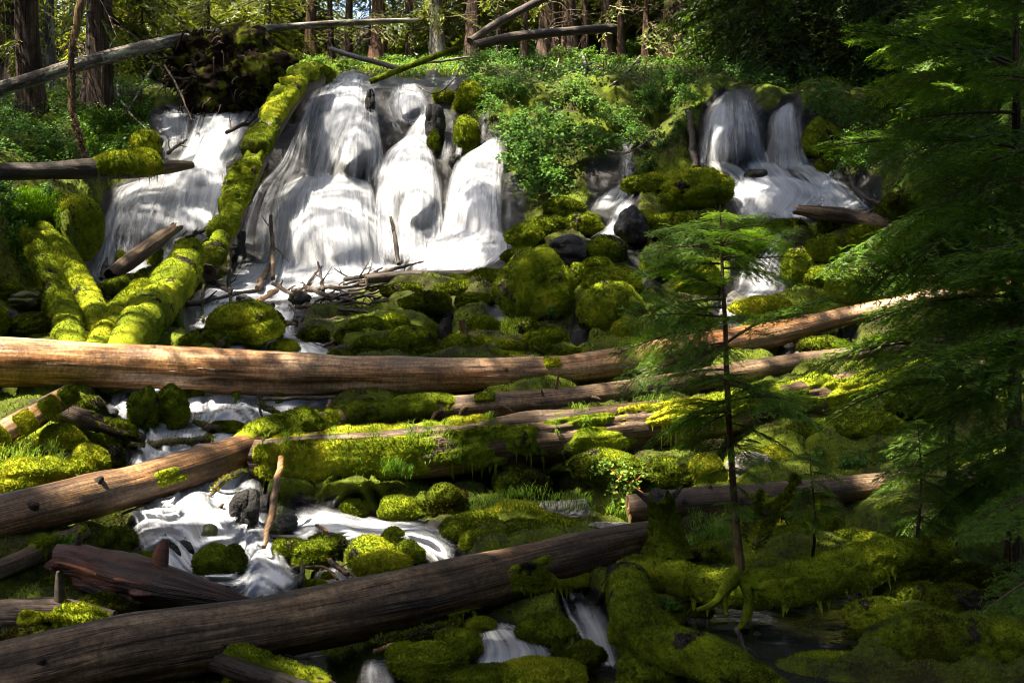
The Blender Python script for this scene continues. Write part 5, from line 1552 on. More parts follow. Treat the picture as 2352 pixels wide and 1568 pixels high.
def whorls(n, prof, seed, up=(.25, -.35), bias=None):
    """prof: (height fraction, branch length); branches spiral round the stem"""
    g = np.random.default_rng(seed)
    hs = np.sort(g.uniform(prof[0][0], prof[-1][0], n))
    Ls = np.interp(hs, [p[0] for p in prof], [p[1] for p in prof])
    out = []
    for i, (h, L) in enumerate(zip(hs, Ls)):
        az = i * 2.4 + g.normal(0, .5)
        if bias is not None and g.uniform() < .45:
            az = bias + g.normal(0, .7)
        t = (h - prof[0][0]) / (prof[-1][0] - prof[0][0])
        out.append((h, L * g.uniform(.65, 1.15), az, up[1] + (up[0] - up[1]) * t + g.normal(0, .20)))
    return out


# the thin hemlock in front, right of the middle
tr = [P(u, v, y) for u, v, y in ((1703, 1335, 9.45), (1697, 1270, 9.45), (1688, 1160, 9.45), (1679, 1035, 9.45), (1671, 900, 9.45), (1665, 740, 9.45), (1658, 600, 9.45), (1654, 470, 9.45))]
br = whorls(54, [(.22, .22), (.36, .28), (.46, .52), (.58, .86), (.70, .95), (.80, .78), (.88, .62), (.95, .34), (.99, .18)], 3, (.30, -.22))
br = [b for b in br if not (.68 < b[0] < .86 and math.cos(b[2]) > .1)]
br += [(.84 + .011 * k, .82 - .035 * k, 2.3 * k + .4, .02 + .03 * k) for k in range(11)]
br += [(.93, .62, 3.0, .15), (.90, .75, .2, .35), (.90, .7, 3.3, -.05), (.86, .7, -.3, .1), (.72, 1.05, 3.25, -.15), (.66, 1.0, 3.0, -.25), (.60, .95, .1, -.3), (.55, .8, 3.2, -.3), (.5, .6, -.2, -.25)]
conifer('hemlock_sapling', 'thin young hemlock standing alone in front of the logs', 'tree', 'young hemlocks in front', tr, [.050, .036, .031, .028, .025, .020, .014, .004], br, FINE, ('needle', 'lichen_bark'), 4)
L = Log([(1703, 1345, 9.42, 30), (1699, 1300, 9.44, 19), (1695, 1255, 9.45, 13)], nl=24, na=24, rough=.2, bark=.1, seed=3)
# its roots grip the arched log
T = Tris()
for pts in ([(1700, 1310), (1670, 1345), (1640, 1385), (1600, 1400)], [(1704, 1320), (1720, 1370), (1712, 1420), (1690, 1450)], [(1695, 1320), (1665, 1360), (1668, 1410)], [(1705, 1315), (1735, 1345), (1760, 1352)]):
    q = np.array([P(u, v, 9.35 - .03 * k) for k, (u, v) in enumerate(pts)])
    T.tube(catmull(q, 14), np.linspace(.065, .018, 14), 8, 0, .5, .3)
root = bpy.data.objects['hemlock_sapling']
me = T.build('roots', M['moss'], root.location)
obj('roots', me, root)


def tree_at(U, Vb, Y, Vt, Ut=None):
    Ut = U if Ut is None else Ut
    return [P(U + (Ut - U) * t + 6 * math.sin(t * 5 + U), Vb + (Vt - Vb) * t, Y) for t in np.linspace(0, 1, 6)]


for i, (lab, U, Vb, Y, Vt, r, n, prof, bias, fine) in enumerate((
        ('tall dark hemlock whose drooping boughs fill the right side', 2330, 1370, 10.6, -420, .085, 46, [(.12, .7), (.25, 1.3), (.45, 1.75), (.60, 1.75), (.80, 1.6), (.95, .9)], 3.14, FINE),
        ('bushy hemlock left of the tall dark one, reaching over the bare logs', 2190, 1340, 11.6, 330, .055, 40, [(.15, .7), (.35, 1.2), (.55, 1.45), (.75, 1.2), (.90, .75), (1, .2)], 3.3, FINE),
        ('small bright hemlock under the boughs, right of the lit white stone', 1866, 1290, 11.2, 1020, .018, 22, [(.25, .5), (.5, .5), (.8, .35), (1, .12)], None, FINE),
        ('broad hemlock at right edge with low boughs over the dark corner', 2440, 1500, 9.4, -300, .09, 44, [(.05, .8), (.2, 1.25), (.45, 1.5), (.7, 1.4), (.95, .8)], 3.0, FINE),
        ('dim hemlock behind the right boughs near the broad mossy hump', 2280, 640, 22.5, -120, .12, 44, [(.05, 2.2), (.3, 3.0), (.6, 2.8), (.95, 1.2)], 3.2, MED),
        ('feathery hemlock at top right with bright drooping tips', 2330, 560, 17.0, -200, .09, 42, [(.30, 1.2), (.5, 2.0), (.75, 2.3), (.95, 1.5)], 3.2, FINE),
        ('little hemlock in the shadow above the right end of arched log', 2110, 1270, 10.8, 960, .02, 26, [(.2, .6), (.5, .6), (.8, .4), (1, .15)], None, FINE))):
    br = whorls(n, prof, 60 + i, (.25, -.30), bias)
    conifer('hemlock_tree' if Vt < 400 else 'hemlock_sapling', lab, 'tree', 'young hemlocks in front' if Vt > 400 else 'hemlocks on the right', tree_at(U, Vb, Y, Vt), [r, r * .7, r * .4, r * .12], br, fine, ('dark_needle' if Y > 20 else 'needle', 'bark'), 80 + i, fine is FINE)

# ------------------------------------------------------------------ the wood above the falls
NG = 'tree trunks in the wood above the falls'
TRUNKS = [
    (6, 16, 190, 'red_bark', 'trunk cut by the left edge of photo'), (34, 36, 190, 'bark', 'brown trunk nearest the left edge'), (69, 48, 262, 'bark', 'thick dark trunk, third from left edge'),
    (111, 36, 205, 'grey_bark', 'grey trunk right of the thick dark one at left'), (161, 28, 150, 'grey_bark', 'pale grey trunk behind the lichen covered stem'),
    (226, 56, 262, 'bark', 'broad flared trunk under the tipped tree, top left'), (300, 26, 148, 'bark', 'dim trunk right of the broad flared trunk'),
    (410, 33, 98, 'red_bark', 'reddish trunk behind the tipped tree near root wad'), (489, 30, 90, 'grey_bark', 'grey trunk with a sunlit side above the root wad'),
    (560, 20, 105, 'bark', 'slim trunk behind the pale fallen trunk'), (640, 22, 96, 'bark', 'shaded trunk in the yellow foliage above leaning mossy log'),
    (715, 24, 100, 'red_bark', 'sunlit trunk above the brink of main waterfall'), (800, 16, 92, 'bark', 'thin trunk left of the bright sky gap'),
    (866, 28, 118, 'red_bark', 'warm brown trunk right of the bright sky gap'), (940, 17, 100, 'bark', 'thin trunk behind the bare arching twigs'),
    (1003, 27, 126, 'grey_bark', 'grey brown trunk above the small upper falls'), (1089, 32, 100, 'bark', 'dark trunk behind the bright shrub'),
    (1150, 14, 92, 'bark', 'thin dark trunk right of bright shrub'), (1205, 13, 84, 'bark', 'slender trunk beside the steep leaning trunk'),
    (1260, 44, 80, 'bark', 'thick trunk behind the long dark log'), (1304, 34, 112, 'bark', 'rooted dark trunk astride the long dark log'),
    (1393, 20, 70, 'bark', 'trunk at the right end of the long dark log'), (1427, 15, 112, 'bark', 'thin dark trunk left of the reddish pole trunk'),
    (1485, 13, 112, 'red_bark', 'slim reddish pole trunk above the shrubs'), (1547, 50, 104, 'bark', 'large black trunk above the dark shrubs'),
    (1640, 18, 110, 'bark', 'trunk in the gloom left above the right waterfall'), (1700, 14, 100, 'bark', 'thin trunk above the domed right waterfall'),
    (1800, 16, 120, 'bark', 'trunk in the gloom right above the right waterfall'), (1905, 22, 128, 'bark', 'dark trunk between light specks at right'),
    (1968, 30, 135, 'bark', 'blackish trunk behind the feathery hemlock tips'), (2090, 20, 130, 'bark', 'trunk half hidden by the feathery hemlock tips'),
    (2215, 58, 120, 'bark', 'broad black trunk at top right'),
    (350, 18, 100, 'bark', 'narrow trunk over the tipped tree at left'), (1340, 12, 84, 'bark', 'narrow pole right of rooted dark trunk'), (760, 12, 100, 'bark', 'pole thin trunk just above the brink of main waterfall'), (590, 14, 90, 'grey_bark', 'grey pole trunk over the pale fallen trunk')]
for i, (U, w, Vb, mat, lab) in enumerate(TRUNKS):
    Vb = max(Vb, 127) if U > 640 else Vb
    g = np.random.default_rng(300 + i)
    Y = float(D(U, Vb))
    r = w / FOC * Y / 2
    b = P(U, Vb + 14, Y)
    H = g.uniform(20, 28)
    lean = g.normal(0, .012, 2)
    c = np.array([b + np.array([lean[0] * z + .06 * math.sin(z * .7 + i), lean[1] * z, z]) for z in np.linspace(0, H, 24)])
    rad = r * np.interp(np.linspace(0, 1, 24), [0, .03, .1, 1], [1.7, 1.2, 1.0, .35])
    root = empty('conifer_tree', b)
    tag(root, lab, 'tree', NG)
    T = Tris()
    # knobbly bark relief
    n = 40
    cc = catmull(c, 70); rr = np.interp(np.linspace(0, 1, 70), np.linspace(0, 1, 24), rad)
    a = np.linspace(0, 2 * np.pi, n, endpoint=False)
    q = np.stack([np.cos(a)[None] * 4 + 0 * rr[:, None], np.sin(a)[None] * 4 + 0 * rr[:, None], cc[:, 2:3] * .4 + 0 * a[None]], -1)
    R = rr[:, None] * (1 + .12 * fbm(q, 3, i) + .10 * vnoise(q * [.4, .4, .6], i + 3))
    v = cc[:, None] + np.stack([np.cos(a)[None] * R, np.sin(a)[None] * R, 0 * R], -1)
    T.add(v.reshape(-1, 3), grid_faces(70, n, True)[:, ::-1])
    me = T.build('trunk', M[mat], b); bark_uv(me, r)
    obj('trunk', me, root)
    W, C = Tris(), Tris()
    for k in range(26 if U < 1600 else 18):      # dead lower branches, fine and drooping
        h = g.uniform(1.0, 11)
        az = g.uniform(0, 6.28); L = g.uniform(.6, 2.4)
        s = np.linspace(0, 1, 7)[:, None]
        d = np.array([math.cos(az), math.sin(az), g.normal(-.1, .25)])
        q = c[0] + [lean[0] * h, 0, h] + d * L * s + np.array([0, 0, -.3 * L]) * s ** 2 + g.normal(0, .03, (7, 3))
        tn = g.uniform(.3, .95)
        W.tube(q, np.linspace(.022, .004, 7), 4, 0, tn)
        for _ in range(4):
            j = g.integers(2, 7)
            dd = norm(d + g.normal(0, .6, 3)) * L * g.uniform(.2, .45)
            W.tube(np.array([q[j], q[j] + dd * .5, q[j] + dd + [0, 0, -.1]]), [.009, .006, .003], 3, 0, tn)
    for k in range(16 if (U < 1100 or U > 1590) else 5):       # live boughs low on the stem
        h = g.uniform(1.5, 10)
        tri, tt, _ = COARSE[g.integers(0, 4)]
        C.tris(place(tri, b + np.array([lean[0] * h, lean[1] * h, h]), g.uniform(0, 6.28), g.normal(-.45, .15), g.uniform(1.2, 2.6), g.normal(0, .4)), 0, np.clip(tt + g.normal(0, .15), 0, 1))
    for k in range(16):
        h = g.uniform(.55, 1) * H
        C_L = np.interp(h / H, [.5, .65, 1], [2.2, 2.6, .5]) * g.uniform(.7, 1.2)
        tri, tt, _ = COARSE[g.integers(0, 4)]
        C.tris(place(tri, b + np.array([lean[0] * h, lean[1] * h, h]), g.uniform(0, 6.28), g.normal(-.2, .15), C_L, g.normal(0, .3)), 0, np.clip(tt + g.normal(0, .1), 0, 1))
    obj('dead_branches', W.build('dead_branches', M['twig'], b), root)
    obj('crown', C.build('crown', M['far_needle' if U < 1590 else 'dark_needle'], b, False), root)  # darker needles at right put shade into the crown colour

# young conifers standing between the trunks: four made, the rest copied
protos = []
YOUNG = [(1085, 122), (1150, 118), (1245, 116), (1290, 132), (1385, 118), (1500, 122), (1540, 130), (570, 128), (850, 122), (250, 165), (330, 160), (480, 130), (620, 140), (680, 150), (1120, 130), (1320, 124), (1420, 128), (1590, 140), (1690, 150), (1760, 165), (1830, 170), (1930, 175), (2040, 180), (2150, 200), (310, 128), (365, 112), (450, 100), (545, 112), (600, 118), (655, 128), (700, 110), (760, 124), (905, 120), (955, 108), (1030, 118), (1060, 104), (1125, 104), (1180, 98), (1230, 96), (1330, 104), (1365, 98), (1450, 108), (1515, 104),
         (1600, 124), (1660, 132), (1715, 140), (1770, 128), (1840, 136), (1880, 150), (1945, 146), (2010, 150), (2060, 140), (2130, 150), (260, 140), (130, 150), (2180, 160), (2290, 170), (1570, 112), (20, 140)]
for k in range(6):
    H = 6.5
    g = np.random.default_rng(700 + k)
    tr = [np.array([.05 * math.sin(z + k), 0, z]) for z in np.linspace(0, H, 6)]
    br = whorls(74, [(.03, 1.9), (.3, 1.9), (.6, 1.4), (.85, .7), (1, .15)], 710 + k, (.3, -.45))
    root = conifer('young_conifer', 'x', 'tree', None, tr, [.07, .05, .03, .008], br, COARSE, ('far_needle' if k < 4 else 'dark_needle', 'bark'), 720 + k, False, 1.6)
    protos.append(root)
YOUNG = sorted((u, min(v, 116) if 640 < u < 1600 else v) for u, v in YOUNG)


def copy_tree(o):
    c = o.copy()
    COL.objects.link(c)
    for ch in o.children:
        d = ch.copy()
        COL.objects.link(d)
        d.parent = c
    return c


ORD = ['first', 'second', 'third', 'fourth', 'fifth', 'sixth', 'seventh', 'eighth', 'ninth', 'tenth', 'eleventh', 'twelfth', 'thirteenth', 'fourteenth', 'fifteenth', 'sixteenth', 'seventeenth', 'eighteenth', 'nineteenth', 'twentieth']
cnt = [0, 0, 0, 0]
used = set()
for i, (U, V) in enumerate(YOUNG):
    g = np.random.default_rng(800 + i)
    pk = i % 4 if U < 1570 else 4 + i % 2  # trees at right take the dark needle copies as painted shade
    o = copy_tree(protos[pk]) if pk in used else protos[pk]
    used.add(pk)
    Y = float(D(U, V))
    o.location = P(U, V + 6, Y)
    s = g.uniform(.8, 1.7)
    o.scale = (s, s, s)
    o.rotation_euler = (0, 0, g.uniform(0, 6.28))
    zone = 0 if U < 640 else 1 if U < 1110 else 2 if U < 1570 else 3
    lab = ORD[cnt[zone]] + ' from the left of the ' + ('green young conifers above the left waterfall', 'yellow green young conifers behind the main waterfall', 'young conifers behind the bank of leafy shrubs', 'dark young conifers above the right waterfall')[zone]
    cnt[zone] += 1
    tag(o, lab, 'tree', 'young conifers in the dark wood' if zone == 3 else 'young conifers in the sunlit wood')

# the far wood, one mass of sunlit boughs
T = Tris()
n = 1500
for k in range(n):
    U = rng.uniform(-250, 2600); Y = rng.uniform(60, 92); V = rng.uniform(-200, 100) if rng.uniform() < .7 else rng.uniform(10, 100)
    if 130 < U < 260 and V < 110 and rng.uniform() < .9: continue
    if 795 < U < 905 and V < 80 and rng.uniform() < .92: continue
    tri, tt, _ = COARSE[k % 4]
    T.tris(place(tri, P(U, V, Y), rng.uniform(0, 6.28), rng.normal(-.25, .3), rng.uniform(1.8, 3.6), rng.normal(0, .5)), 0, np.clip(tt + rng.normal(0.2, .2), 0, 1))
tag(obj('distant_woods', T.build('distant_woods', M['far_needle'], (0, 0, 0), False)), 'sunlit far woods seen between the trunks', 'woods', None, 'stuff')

# the crooked lichen covered stem at top left
pts = np.array([P(u, v, y) for u, v, y in ((192, -40, 27.5), (184, 20, 27.5), (166, 110, 27.4), (165, 200, 27.3), (166, 255, 27.2), (178, 300, 27.1), (190, 345, 27), (197, 372, 27))])[::-1]
root = empty('leaning_snag', pts[0]); tag(root, 'crooked dead stem flecked with lichen standing on the bank log', 'snag')
T = Tris()
c = catmull(pts, 60)
T.tube(c, np.linspace(.055, .085, 60) * (1 + .35 * np.abs(vnoise(np.stack([np.arange(60) * .35, np.zeros(60), np.zeros(60)], -1), 2))), 12, 0, .5, .4)
me = T.build('trunk', M['lichen_bark'], pts[0]); bark_uv(me, .08); obj('trunk', me, root)
T = Tris()
idx = rng.integers(8, 48, 900)
nn = norm(rng.normal(0, 1, (900, 3)))
T.tris(fuzz(c[idx] + nn * .07, nn, .09, .06, 3), 0, rng.uniform(.2, .9, 900))
obj('lichen', T.build('lichen', M['litter'], pts[0]), root)


# ------------------------------------------------------------------ leafy shrubs
def shrub(label, lobes, leaf=.075, dens=1.0, fwd=.5, seed=0, tint=0.0, name='leafy_shrub', group='leafy shrubs on the bank', stems=True, cat='shrub', mat='leaf'):
    g = np.random.default_rng(seed)
    T, W = Tris(), Tris()
    org = None
    for (U, V, ru, rv) in lobes:
        Y = float(D(U, V + rv * .35)) - fwd
        c = P(U, V, Y)
        rx, rz = ru / FOC * Y, rv / FOC * Y
        ry = min(rx, rz) * .8
        if org is None:
            org = c - np.array([0, 0, rz])
        n = int(dens * 2300 * rx * rz / (leaf / .075) ** 2) + 60
        # twigs first, leaves along them
        nt = max(10, n // 18)
        base = c + norm(g.normal(0, 1, (nt, 3))) * np.array([rx, ry, rz]) * g.uniform(.15, .55, (nt, 1))
        d = norm(base - c + g.normal(0, .25, (nt, 3)) * np.array([rx, ry, rz]) + np.array([0, -.1 * ry, .15 * rz]))
        tl = g.uniform(.35, .85, nt) * np.array([rx, ry, rz]).mean()
        d[:, 2] -= .15
        for k in range(nt):
            m = g.integers(13, 24)
            s = g.uniform(.1, 1, m)[:, None]
            p = base[k] + d[k] * tl[k] * s + np.array([0, 0, -.18 * tl[k]]) * s ** 2 + g.normal(0, leaf * .55, (m, 3))
            nrm = norm(g.normal(0, .5, (m, 3)) + np.array([0, -.45, .8]))
            a = norm(np.cross(nrm, g.normal(0, 1, (m, 3))))
            b = np.cross(nrm, a)
            L = leaf * g.uniform(.6, 1.3, m)[:, None]
            p0, p1, p2, p3 = p - a * L * .5, p + b * L * .36 + nrm * L * .06, p + a * L * .5 - nrm * L * .08, p - b * L * .36 + nrm * L * .06
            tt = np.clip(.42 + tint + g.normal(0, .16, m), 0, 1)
            T.add(np.stack([p0, p1, p2, p3], 1).reshape(-1, 3), np.arange(m * 4).reshape(-1, 4), 0, np.repeat(tt, 4))
            if stems and k % 14 == 0:
                W.tube(np.array([c + (base[k] - c) * .2, base[k], base[k] + d[k] * tl[k] * .6, base[k] + d[k] * tl[k] + [0, 0, -.18 * tl[k]]]), [.012, .008, .005, .003], 4, 0, g.uniform(.2, .6))
    root = empty(name, org)
    tag(root, label, cat, group)
    obj('leaves', T.build('leaves', M[mat], org, False), root)
    if W.n:
        obj('stems', W.build('stems', M['stem'], org), root)
    return root


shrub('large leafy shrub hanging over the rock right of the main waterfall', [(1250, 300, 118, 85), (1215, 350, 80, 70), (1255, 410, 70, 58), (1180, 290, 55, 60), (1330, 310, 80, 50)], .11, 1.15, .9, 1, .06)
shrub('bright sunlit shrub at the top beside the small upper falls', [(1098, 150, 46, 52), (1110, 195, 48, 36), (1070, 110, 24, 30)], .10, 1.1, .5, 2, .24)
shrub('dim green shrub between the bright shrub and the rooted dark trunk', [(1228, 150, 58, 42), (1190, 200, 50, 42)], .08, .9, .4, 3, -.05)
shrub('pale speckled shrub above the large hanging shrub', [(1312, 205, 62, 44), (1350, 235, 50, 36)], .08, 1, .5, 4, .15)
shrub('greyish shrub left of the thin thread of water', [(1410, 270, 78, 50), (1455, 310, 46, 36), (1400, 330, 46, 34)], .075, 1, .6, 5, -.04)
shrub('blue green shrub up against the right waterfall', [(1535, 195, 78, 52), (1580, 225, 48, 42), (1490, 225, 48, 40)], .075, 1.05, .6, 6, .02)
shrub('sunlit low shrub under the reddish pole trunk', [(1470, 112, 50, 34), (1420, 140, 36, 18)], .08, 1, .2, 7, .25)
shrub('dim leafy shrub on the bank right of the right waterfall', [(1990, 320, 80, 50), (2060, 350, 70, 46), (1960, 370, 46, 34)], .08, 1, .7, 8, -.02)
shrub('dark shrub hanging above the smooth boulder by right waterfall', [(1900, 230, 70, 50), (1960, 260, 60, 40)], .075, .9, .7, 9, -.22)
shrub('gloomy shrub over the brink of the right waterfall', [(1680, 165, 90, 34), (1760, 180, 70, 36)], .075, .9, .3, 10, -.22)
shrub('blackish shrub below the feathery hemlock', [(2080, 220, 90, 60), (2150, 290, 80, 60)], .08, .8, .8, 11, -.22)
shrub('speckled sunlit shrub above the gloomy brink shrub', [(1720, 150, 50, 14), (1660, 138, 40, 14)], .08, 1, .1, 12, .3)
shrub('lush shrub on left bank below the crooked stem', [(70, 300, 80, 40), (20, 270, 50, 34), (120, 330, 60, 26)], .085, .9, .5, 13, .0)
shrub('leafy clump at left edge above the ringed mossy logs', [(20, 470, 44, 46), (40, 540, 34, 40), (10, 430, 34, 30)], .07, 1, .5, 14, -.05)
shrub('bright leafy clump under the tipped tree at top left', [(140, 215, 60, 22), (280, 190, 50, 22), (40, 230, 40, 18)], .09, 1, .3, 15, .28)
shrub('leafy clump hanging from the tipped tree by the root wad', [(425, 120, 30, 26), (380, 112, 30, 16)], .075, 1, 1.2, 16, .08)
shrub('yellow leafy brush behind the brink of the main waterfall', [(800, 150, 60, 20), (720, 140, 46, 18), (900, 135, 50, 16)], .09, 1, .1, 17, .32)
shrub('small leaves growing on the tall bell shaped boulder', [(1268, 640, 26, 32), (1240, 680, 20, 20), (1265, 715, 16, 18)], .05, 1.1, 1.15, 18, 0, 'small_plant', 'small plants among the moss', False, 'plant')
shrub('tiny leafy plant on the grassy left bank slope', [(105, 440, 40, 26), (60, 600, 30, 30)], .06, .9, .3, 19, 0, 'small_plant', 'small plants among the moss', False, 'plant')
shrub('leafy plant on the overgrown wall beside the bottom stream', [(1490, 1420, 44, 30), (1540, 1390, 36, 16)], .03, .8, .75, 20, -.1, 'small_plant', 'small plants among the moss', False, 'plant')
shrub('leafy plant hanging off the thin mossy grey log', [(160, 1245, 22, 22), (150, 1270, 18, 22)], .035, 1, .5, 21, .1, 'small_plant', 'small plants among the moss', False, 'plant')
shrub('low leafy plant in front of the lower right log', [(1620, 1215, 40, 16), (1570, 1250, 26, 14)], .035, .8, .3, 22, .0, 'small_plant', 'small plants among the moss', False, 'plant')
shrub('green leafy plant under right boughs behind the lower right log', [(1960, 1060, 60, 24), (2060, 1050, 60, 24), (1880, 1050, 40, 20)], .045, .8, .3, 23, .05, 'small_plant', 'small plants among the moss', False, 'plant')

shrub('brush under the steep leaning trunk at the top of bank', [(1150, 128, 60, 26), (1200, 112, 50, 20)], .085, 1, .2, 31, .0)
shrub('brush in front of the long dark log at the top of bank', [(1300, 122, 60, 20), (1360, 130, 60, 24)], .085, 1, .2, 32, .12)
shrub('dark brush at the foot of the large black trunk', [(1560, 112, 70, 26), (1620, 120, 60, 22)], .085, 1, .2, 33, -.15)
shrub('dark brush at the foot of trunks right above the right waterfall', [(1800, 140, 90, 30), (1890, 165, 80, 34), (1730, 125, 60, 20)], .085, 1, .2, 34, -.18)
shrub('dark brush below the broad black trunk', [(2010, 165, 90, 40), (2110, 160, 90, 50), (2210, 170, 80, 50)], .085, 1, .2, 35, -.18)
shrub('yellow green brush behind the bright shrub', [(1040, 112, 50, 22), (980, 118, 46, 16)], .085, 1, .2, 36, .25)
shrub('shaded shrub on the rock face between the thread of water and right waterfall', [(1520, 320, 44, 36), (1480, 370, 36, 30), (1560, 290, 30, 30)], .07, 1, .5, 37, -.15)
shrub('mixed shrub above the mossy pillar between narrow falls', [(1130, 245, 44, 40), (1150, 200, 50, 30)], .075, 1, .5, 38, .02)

# the sunlit sprig with red stems
Y = float(D(1440, 1150)) - .35
pts = [(1480, 1135), (1450, 1112), (1425, 1096), (1395, 1075), (1370, 1088)]
org = P(1480, 1135, Y)
root = empty('leafy_sprig', org); tag(root, 'sunlit sprig with red stems behind the lower right log', 'plant')
W, T = Tris(), Tris()
for line in (pts, [(1450, 1112), (1475, 1090), (1490, 1062), (1500, 1052)], [(1425, 1096), (1410, 1120), (1420, 1150), (1400, 1165)], [(1450, 1112), (1440, 1140), (1445, 1160)], [(1425, 1096), (1440, 1075), (1432, 1055)], [(1395, 1075), (1380, 1060)]):
    q = catmull(np.array([P(u, v, Y + rng.uniform(-.15, .05)) for u, v in line]), 10)
    W.tube(q, np.linspace(.012, .004, 10), 5, 0, .98)
    m = 60
    i = rng.integers(1, 10, m)
    p = q[i] + rng.normal(0, .045, (m, 3))
    nrm = norm(rng.normal(0, .5, (m, 3)) + np.array([0, -.5, .8])); a = norm(np.cross(nrm, rng.normal(0, 1, (m, 3)))); b = np.cross(nrm, a); L = .055 * rng.uniform(.6, 1.2, (m, 1))
    T.add(np.stack([p - a * L * .5, p + b * L * .35, p + a * L * .5, p - b * L * .35], 1).reshape(-1, 3), np.arange(m * 4).reshape(-1, 4), 0, np.repeat(np.clip(rng.normal(.75, .15, m), 0, 1), 4))
obj('leaves', T.build('leaves', M['leaf'], org, False), root)
obj('stems', W.build('stems', M['stem'], org), root)


# ------------------------------------------------------------------ grass
def grass(label, pos, length, width, seed=0, tint=0.0, lean=None):
    g = np.random.default_rng(seed)
    n = len(pos)
    L = length * g.uniform(.5, 1.25, n)[:, None]
    az = g.uniform(0, 6.28, n)
    out = np.stack([np.cos(az), np.sin(az), 0 * az], -1) + (np.array(lean) if lean is not None else 0)
    sd = norm(np.cross(out, [0, 0, 1.])) * width
    up = np.array([0, 0, 1.])
    p1 = pos + up * L * .5 + out * L * .18
    p2 = pos + up * L * .72 + out * L * .62
    V = np.stack([pos - sd, pos + sd, p1 + sd * .8, p1 - sd * .8, p2], 1)
    i = np.arange(n)[:, None] * 5
    T = Tris()
    tt = np.repeat(np.clip(.45 + tint + g.normal(0, .18, n), 0, 1), 5)
    T.add(V.reshape(-1, 3), i + [0, 1, 2, 3], 0, tt)
    T.f.append(i + [3, 2, 4]); T.m.append(0)
    me = T.build('grass', M['grass'], (0, 0, 0), False)
    return tag(obj('grass', me), label, 'grass', None, 'stuff')


def area(U0, U1, V0, V1, n, off=0.0, keep=None):
    U = rng.uniform(U0, U1, n); V = rng.uniform(V0, V1, n)
    if keep is not None:
        k = keep(U, V); U, V = U[k], V[k]
    p, w, _ = ground_point(U, V)
    return p[w < .4] + LIFT * off


def on_log(key, f0, f1, a0, a1, n, off=.03, clump=0):
    L = LOGS[key]
    f = rng.uniform(f0, f1, n)
    if clump:
        c = rng.uniform(f0, f1, clump); f = np.clip(c[rng.integers(0, clump, n)] + rng.normal(0, (f1 - f0) * .012, n), f0, f1)
    return L.point(f, rng.uniform(a0, a1, n), off)[0]


grass('long grass draped over the left bank below the dark bank log', np.concatenate([area(30, 140, 425, 600, 2600), area(0, 120, 425, 520, 1200)]), .26, .009, 1, -.05, (.5, -.5, -.5))
grass('grass on the slope under the broad flared trunk', area(170, 340, 240, 350, 2600), .32, .012, 2, .0)
grass('grass along the sunlit back of the rotting log', np.concatenate([on_log('mossy', .02, .30, .3, 1.4, 600, .06, 14), on_log('mossy', .32, .62, -.4, .6, 300, .02, 9)]), .11, .005, 3, .2)
grass('drooping grass hanging on the front of the rotting log', np.concatenate([on_log('mossy', .4, .47, .8, 1.4, 60, .05, 2), on_log('mossy', .1, .3, 1.0, 1.8, 90, .08, 5)]), .16, .004, 4, .1, (0, -.6, -1.4))
grass('pale sunlit grass on the mossy bank above the diagonal log', area(10, 150, 1050, 1130, 900, .14), .16, .006, 5, .35)
grass('grass blades among the moss of the lower bank', np.concatenate([area(1080, 1360, 1180, 1250, 700, .25), area(1390, 1450, 1110, 1190, 400, .1)]), .14, .004, 6, .05)
grass('grass on top of the rounded boulder behind the lower stream', area(880, 950, 1140, 1160, 220, .35), .14, .004, 7, .0)
grass('grass in front of the lower right log', area(1570, 1680, 1210, 1270, 500, .1), .12, .004, 8, .0)
grass('grass on the wide low cushion above the bare log', area(1150, 1190, 790, 806, 160, .3), .16, .006, 9, .3)
grass('grass and low herbs in the sun behind the falls', area(560, 1060, 105, 165, 4200), .34, .02, 10, .25)

# fallen twigs and needles on the sunlit ground above the shrubs
U = rng.uniform(1240, 1660, 1500); V = rng.uniform(100, 178, 1500)
p, _, _ = ground_point(U, V)
T = Tris()
d = norm(rng.normal(0, 1, (1500, 3)) * [1, 1, .35]); w = norm(np.cross(d, [0, 0, 1.])) * rng.uniform(.012, .03, (1500, 1))
l = rng.uniform(.15, .7, (1500, 1))
o = p + LIFT * .08
T.add(np.stack([o - w, o + w, o + d * l + w * .4, o + d * l - w * .4], 1).reshape(-1, 3), np.arange(6000).reshape(-1, 4), 0, np.repeat(rng.uniform(.2, 1, 1500), 4))
tag(obj('twig_litter', T.build('twig_litter', M['litter'], (0, 0, 0), False)), 'fallen twigs littering the ground among the trunks', 'litter', None, 'stuff')
# low leafy ground cover under the wood
T = Tris()
U = np.concatenate([rng.uniform(-30, 350, 9000), rng.uniform(540, 1100, 6000), rng.uniform(1000, 2380, 9000), rng.uniform(900, 1720, 14000)])
V = np.concatenate([rng.uniform(170, 372, 9000), rng.uniform(100, 180, 6000), rng.uniform(98, 215, 9000), rng.uniform(98, 165, 14000)])
p, w, _ = ground_point(U, V)
p = p[w < .4]
m = len(p)
p = p + LIFT * rng.uniform(.03, .35, (m, 1))
nrm = norm(rng.normal(0, .4, (m, 3)) + np.array([0, -.3, .9])); a = norm(np.cross(nrm, rng.normal(0, 1, (m, 3)))); b = np.cross(nrm, a); L = .10 * rng.uniform(.5, 1.3, (m, 1))
T.add(np.stack([p - a * L * .5, p + b * L * .36, p + a * L * .5, p - b * L * .36], 1).reshape(-1, 3), np.arange(m * 4).reshape(-1, 4), 0, np.repeat(np.clip(rng.normal(.42, .2, m), 0, 1), 4))
tag(obj('undergrowth', T.build('undergrowth', M['leaf'], (0, 0, 0), False)), 'low leafy undergrowth on the ground beneath the trees', 'undergrowth', None, 'stuff')
# ------------------------------------------------------------------ sun, sky, the unseen canopy added to make the shade, camera
SUN = norm(np.array([-.38, -.17, .90]))
LIT = []            # where sunlight falls through gaps: (point, radius)


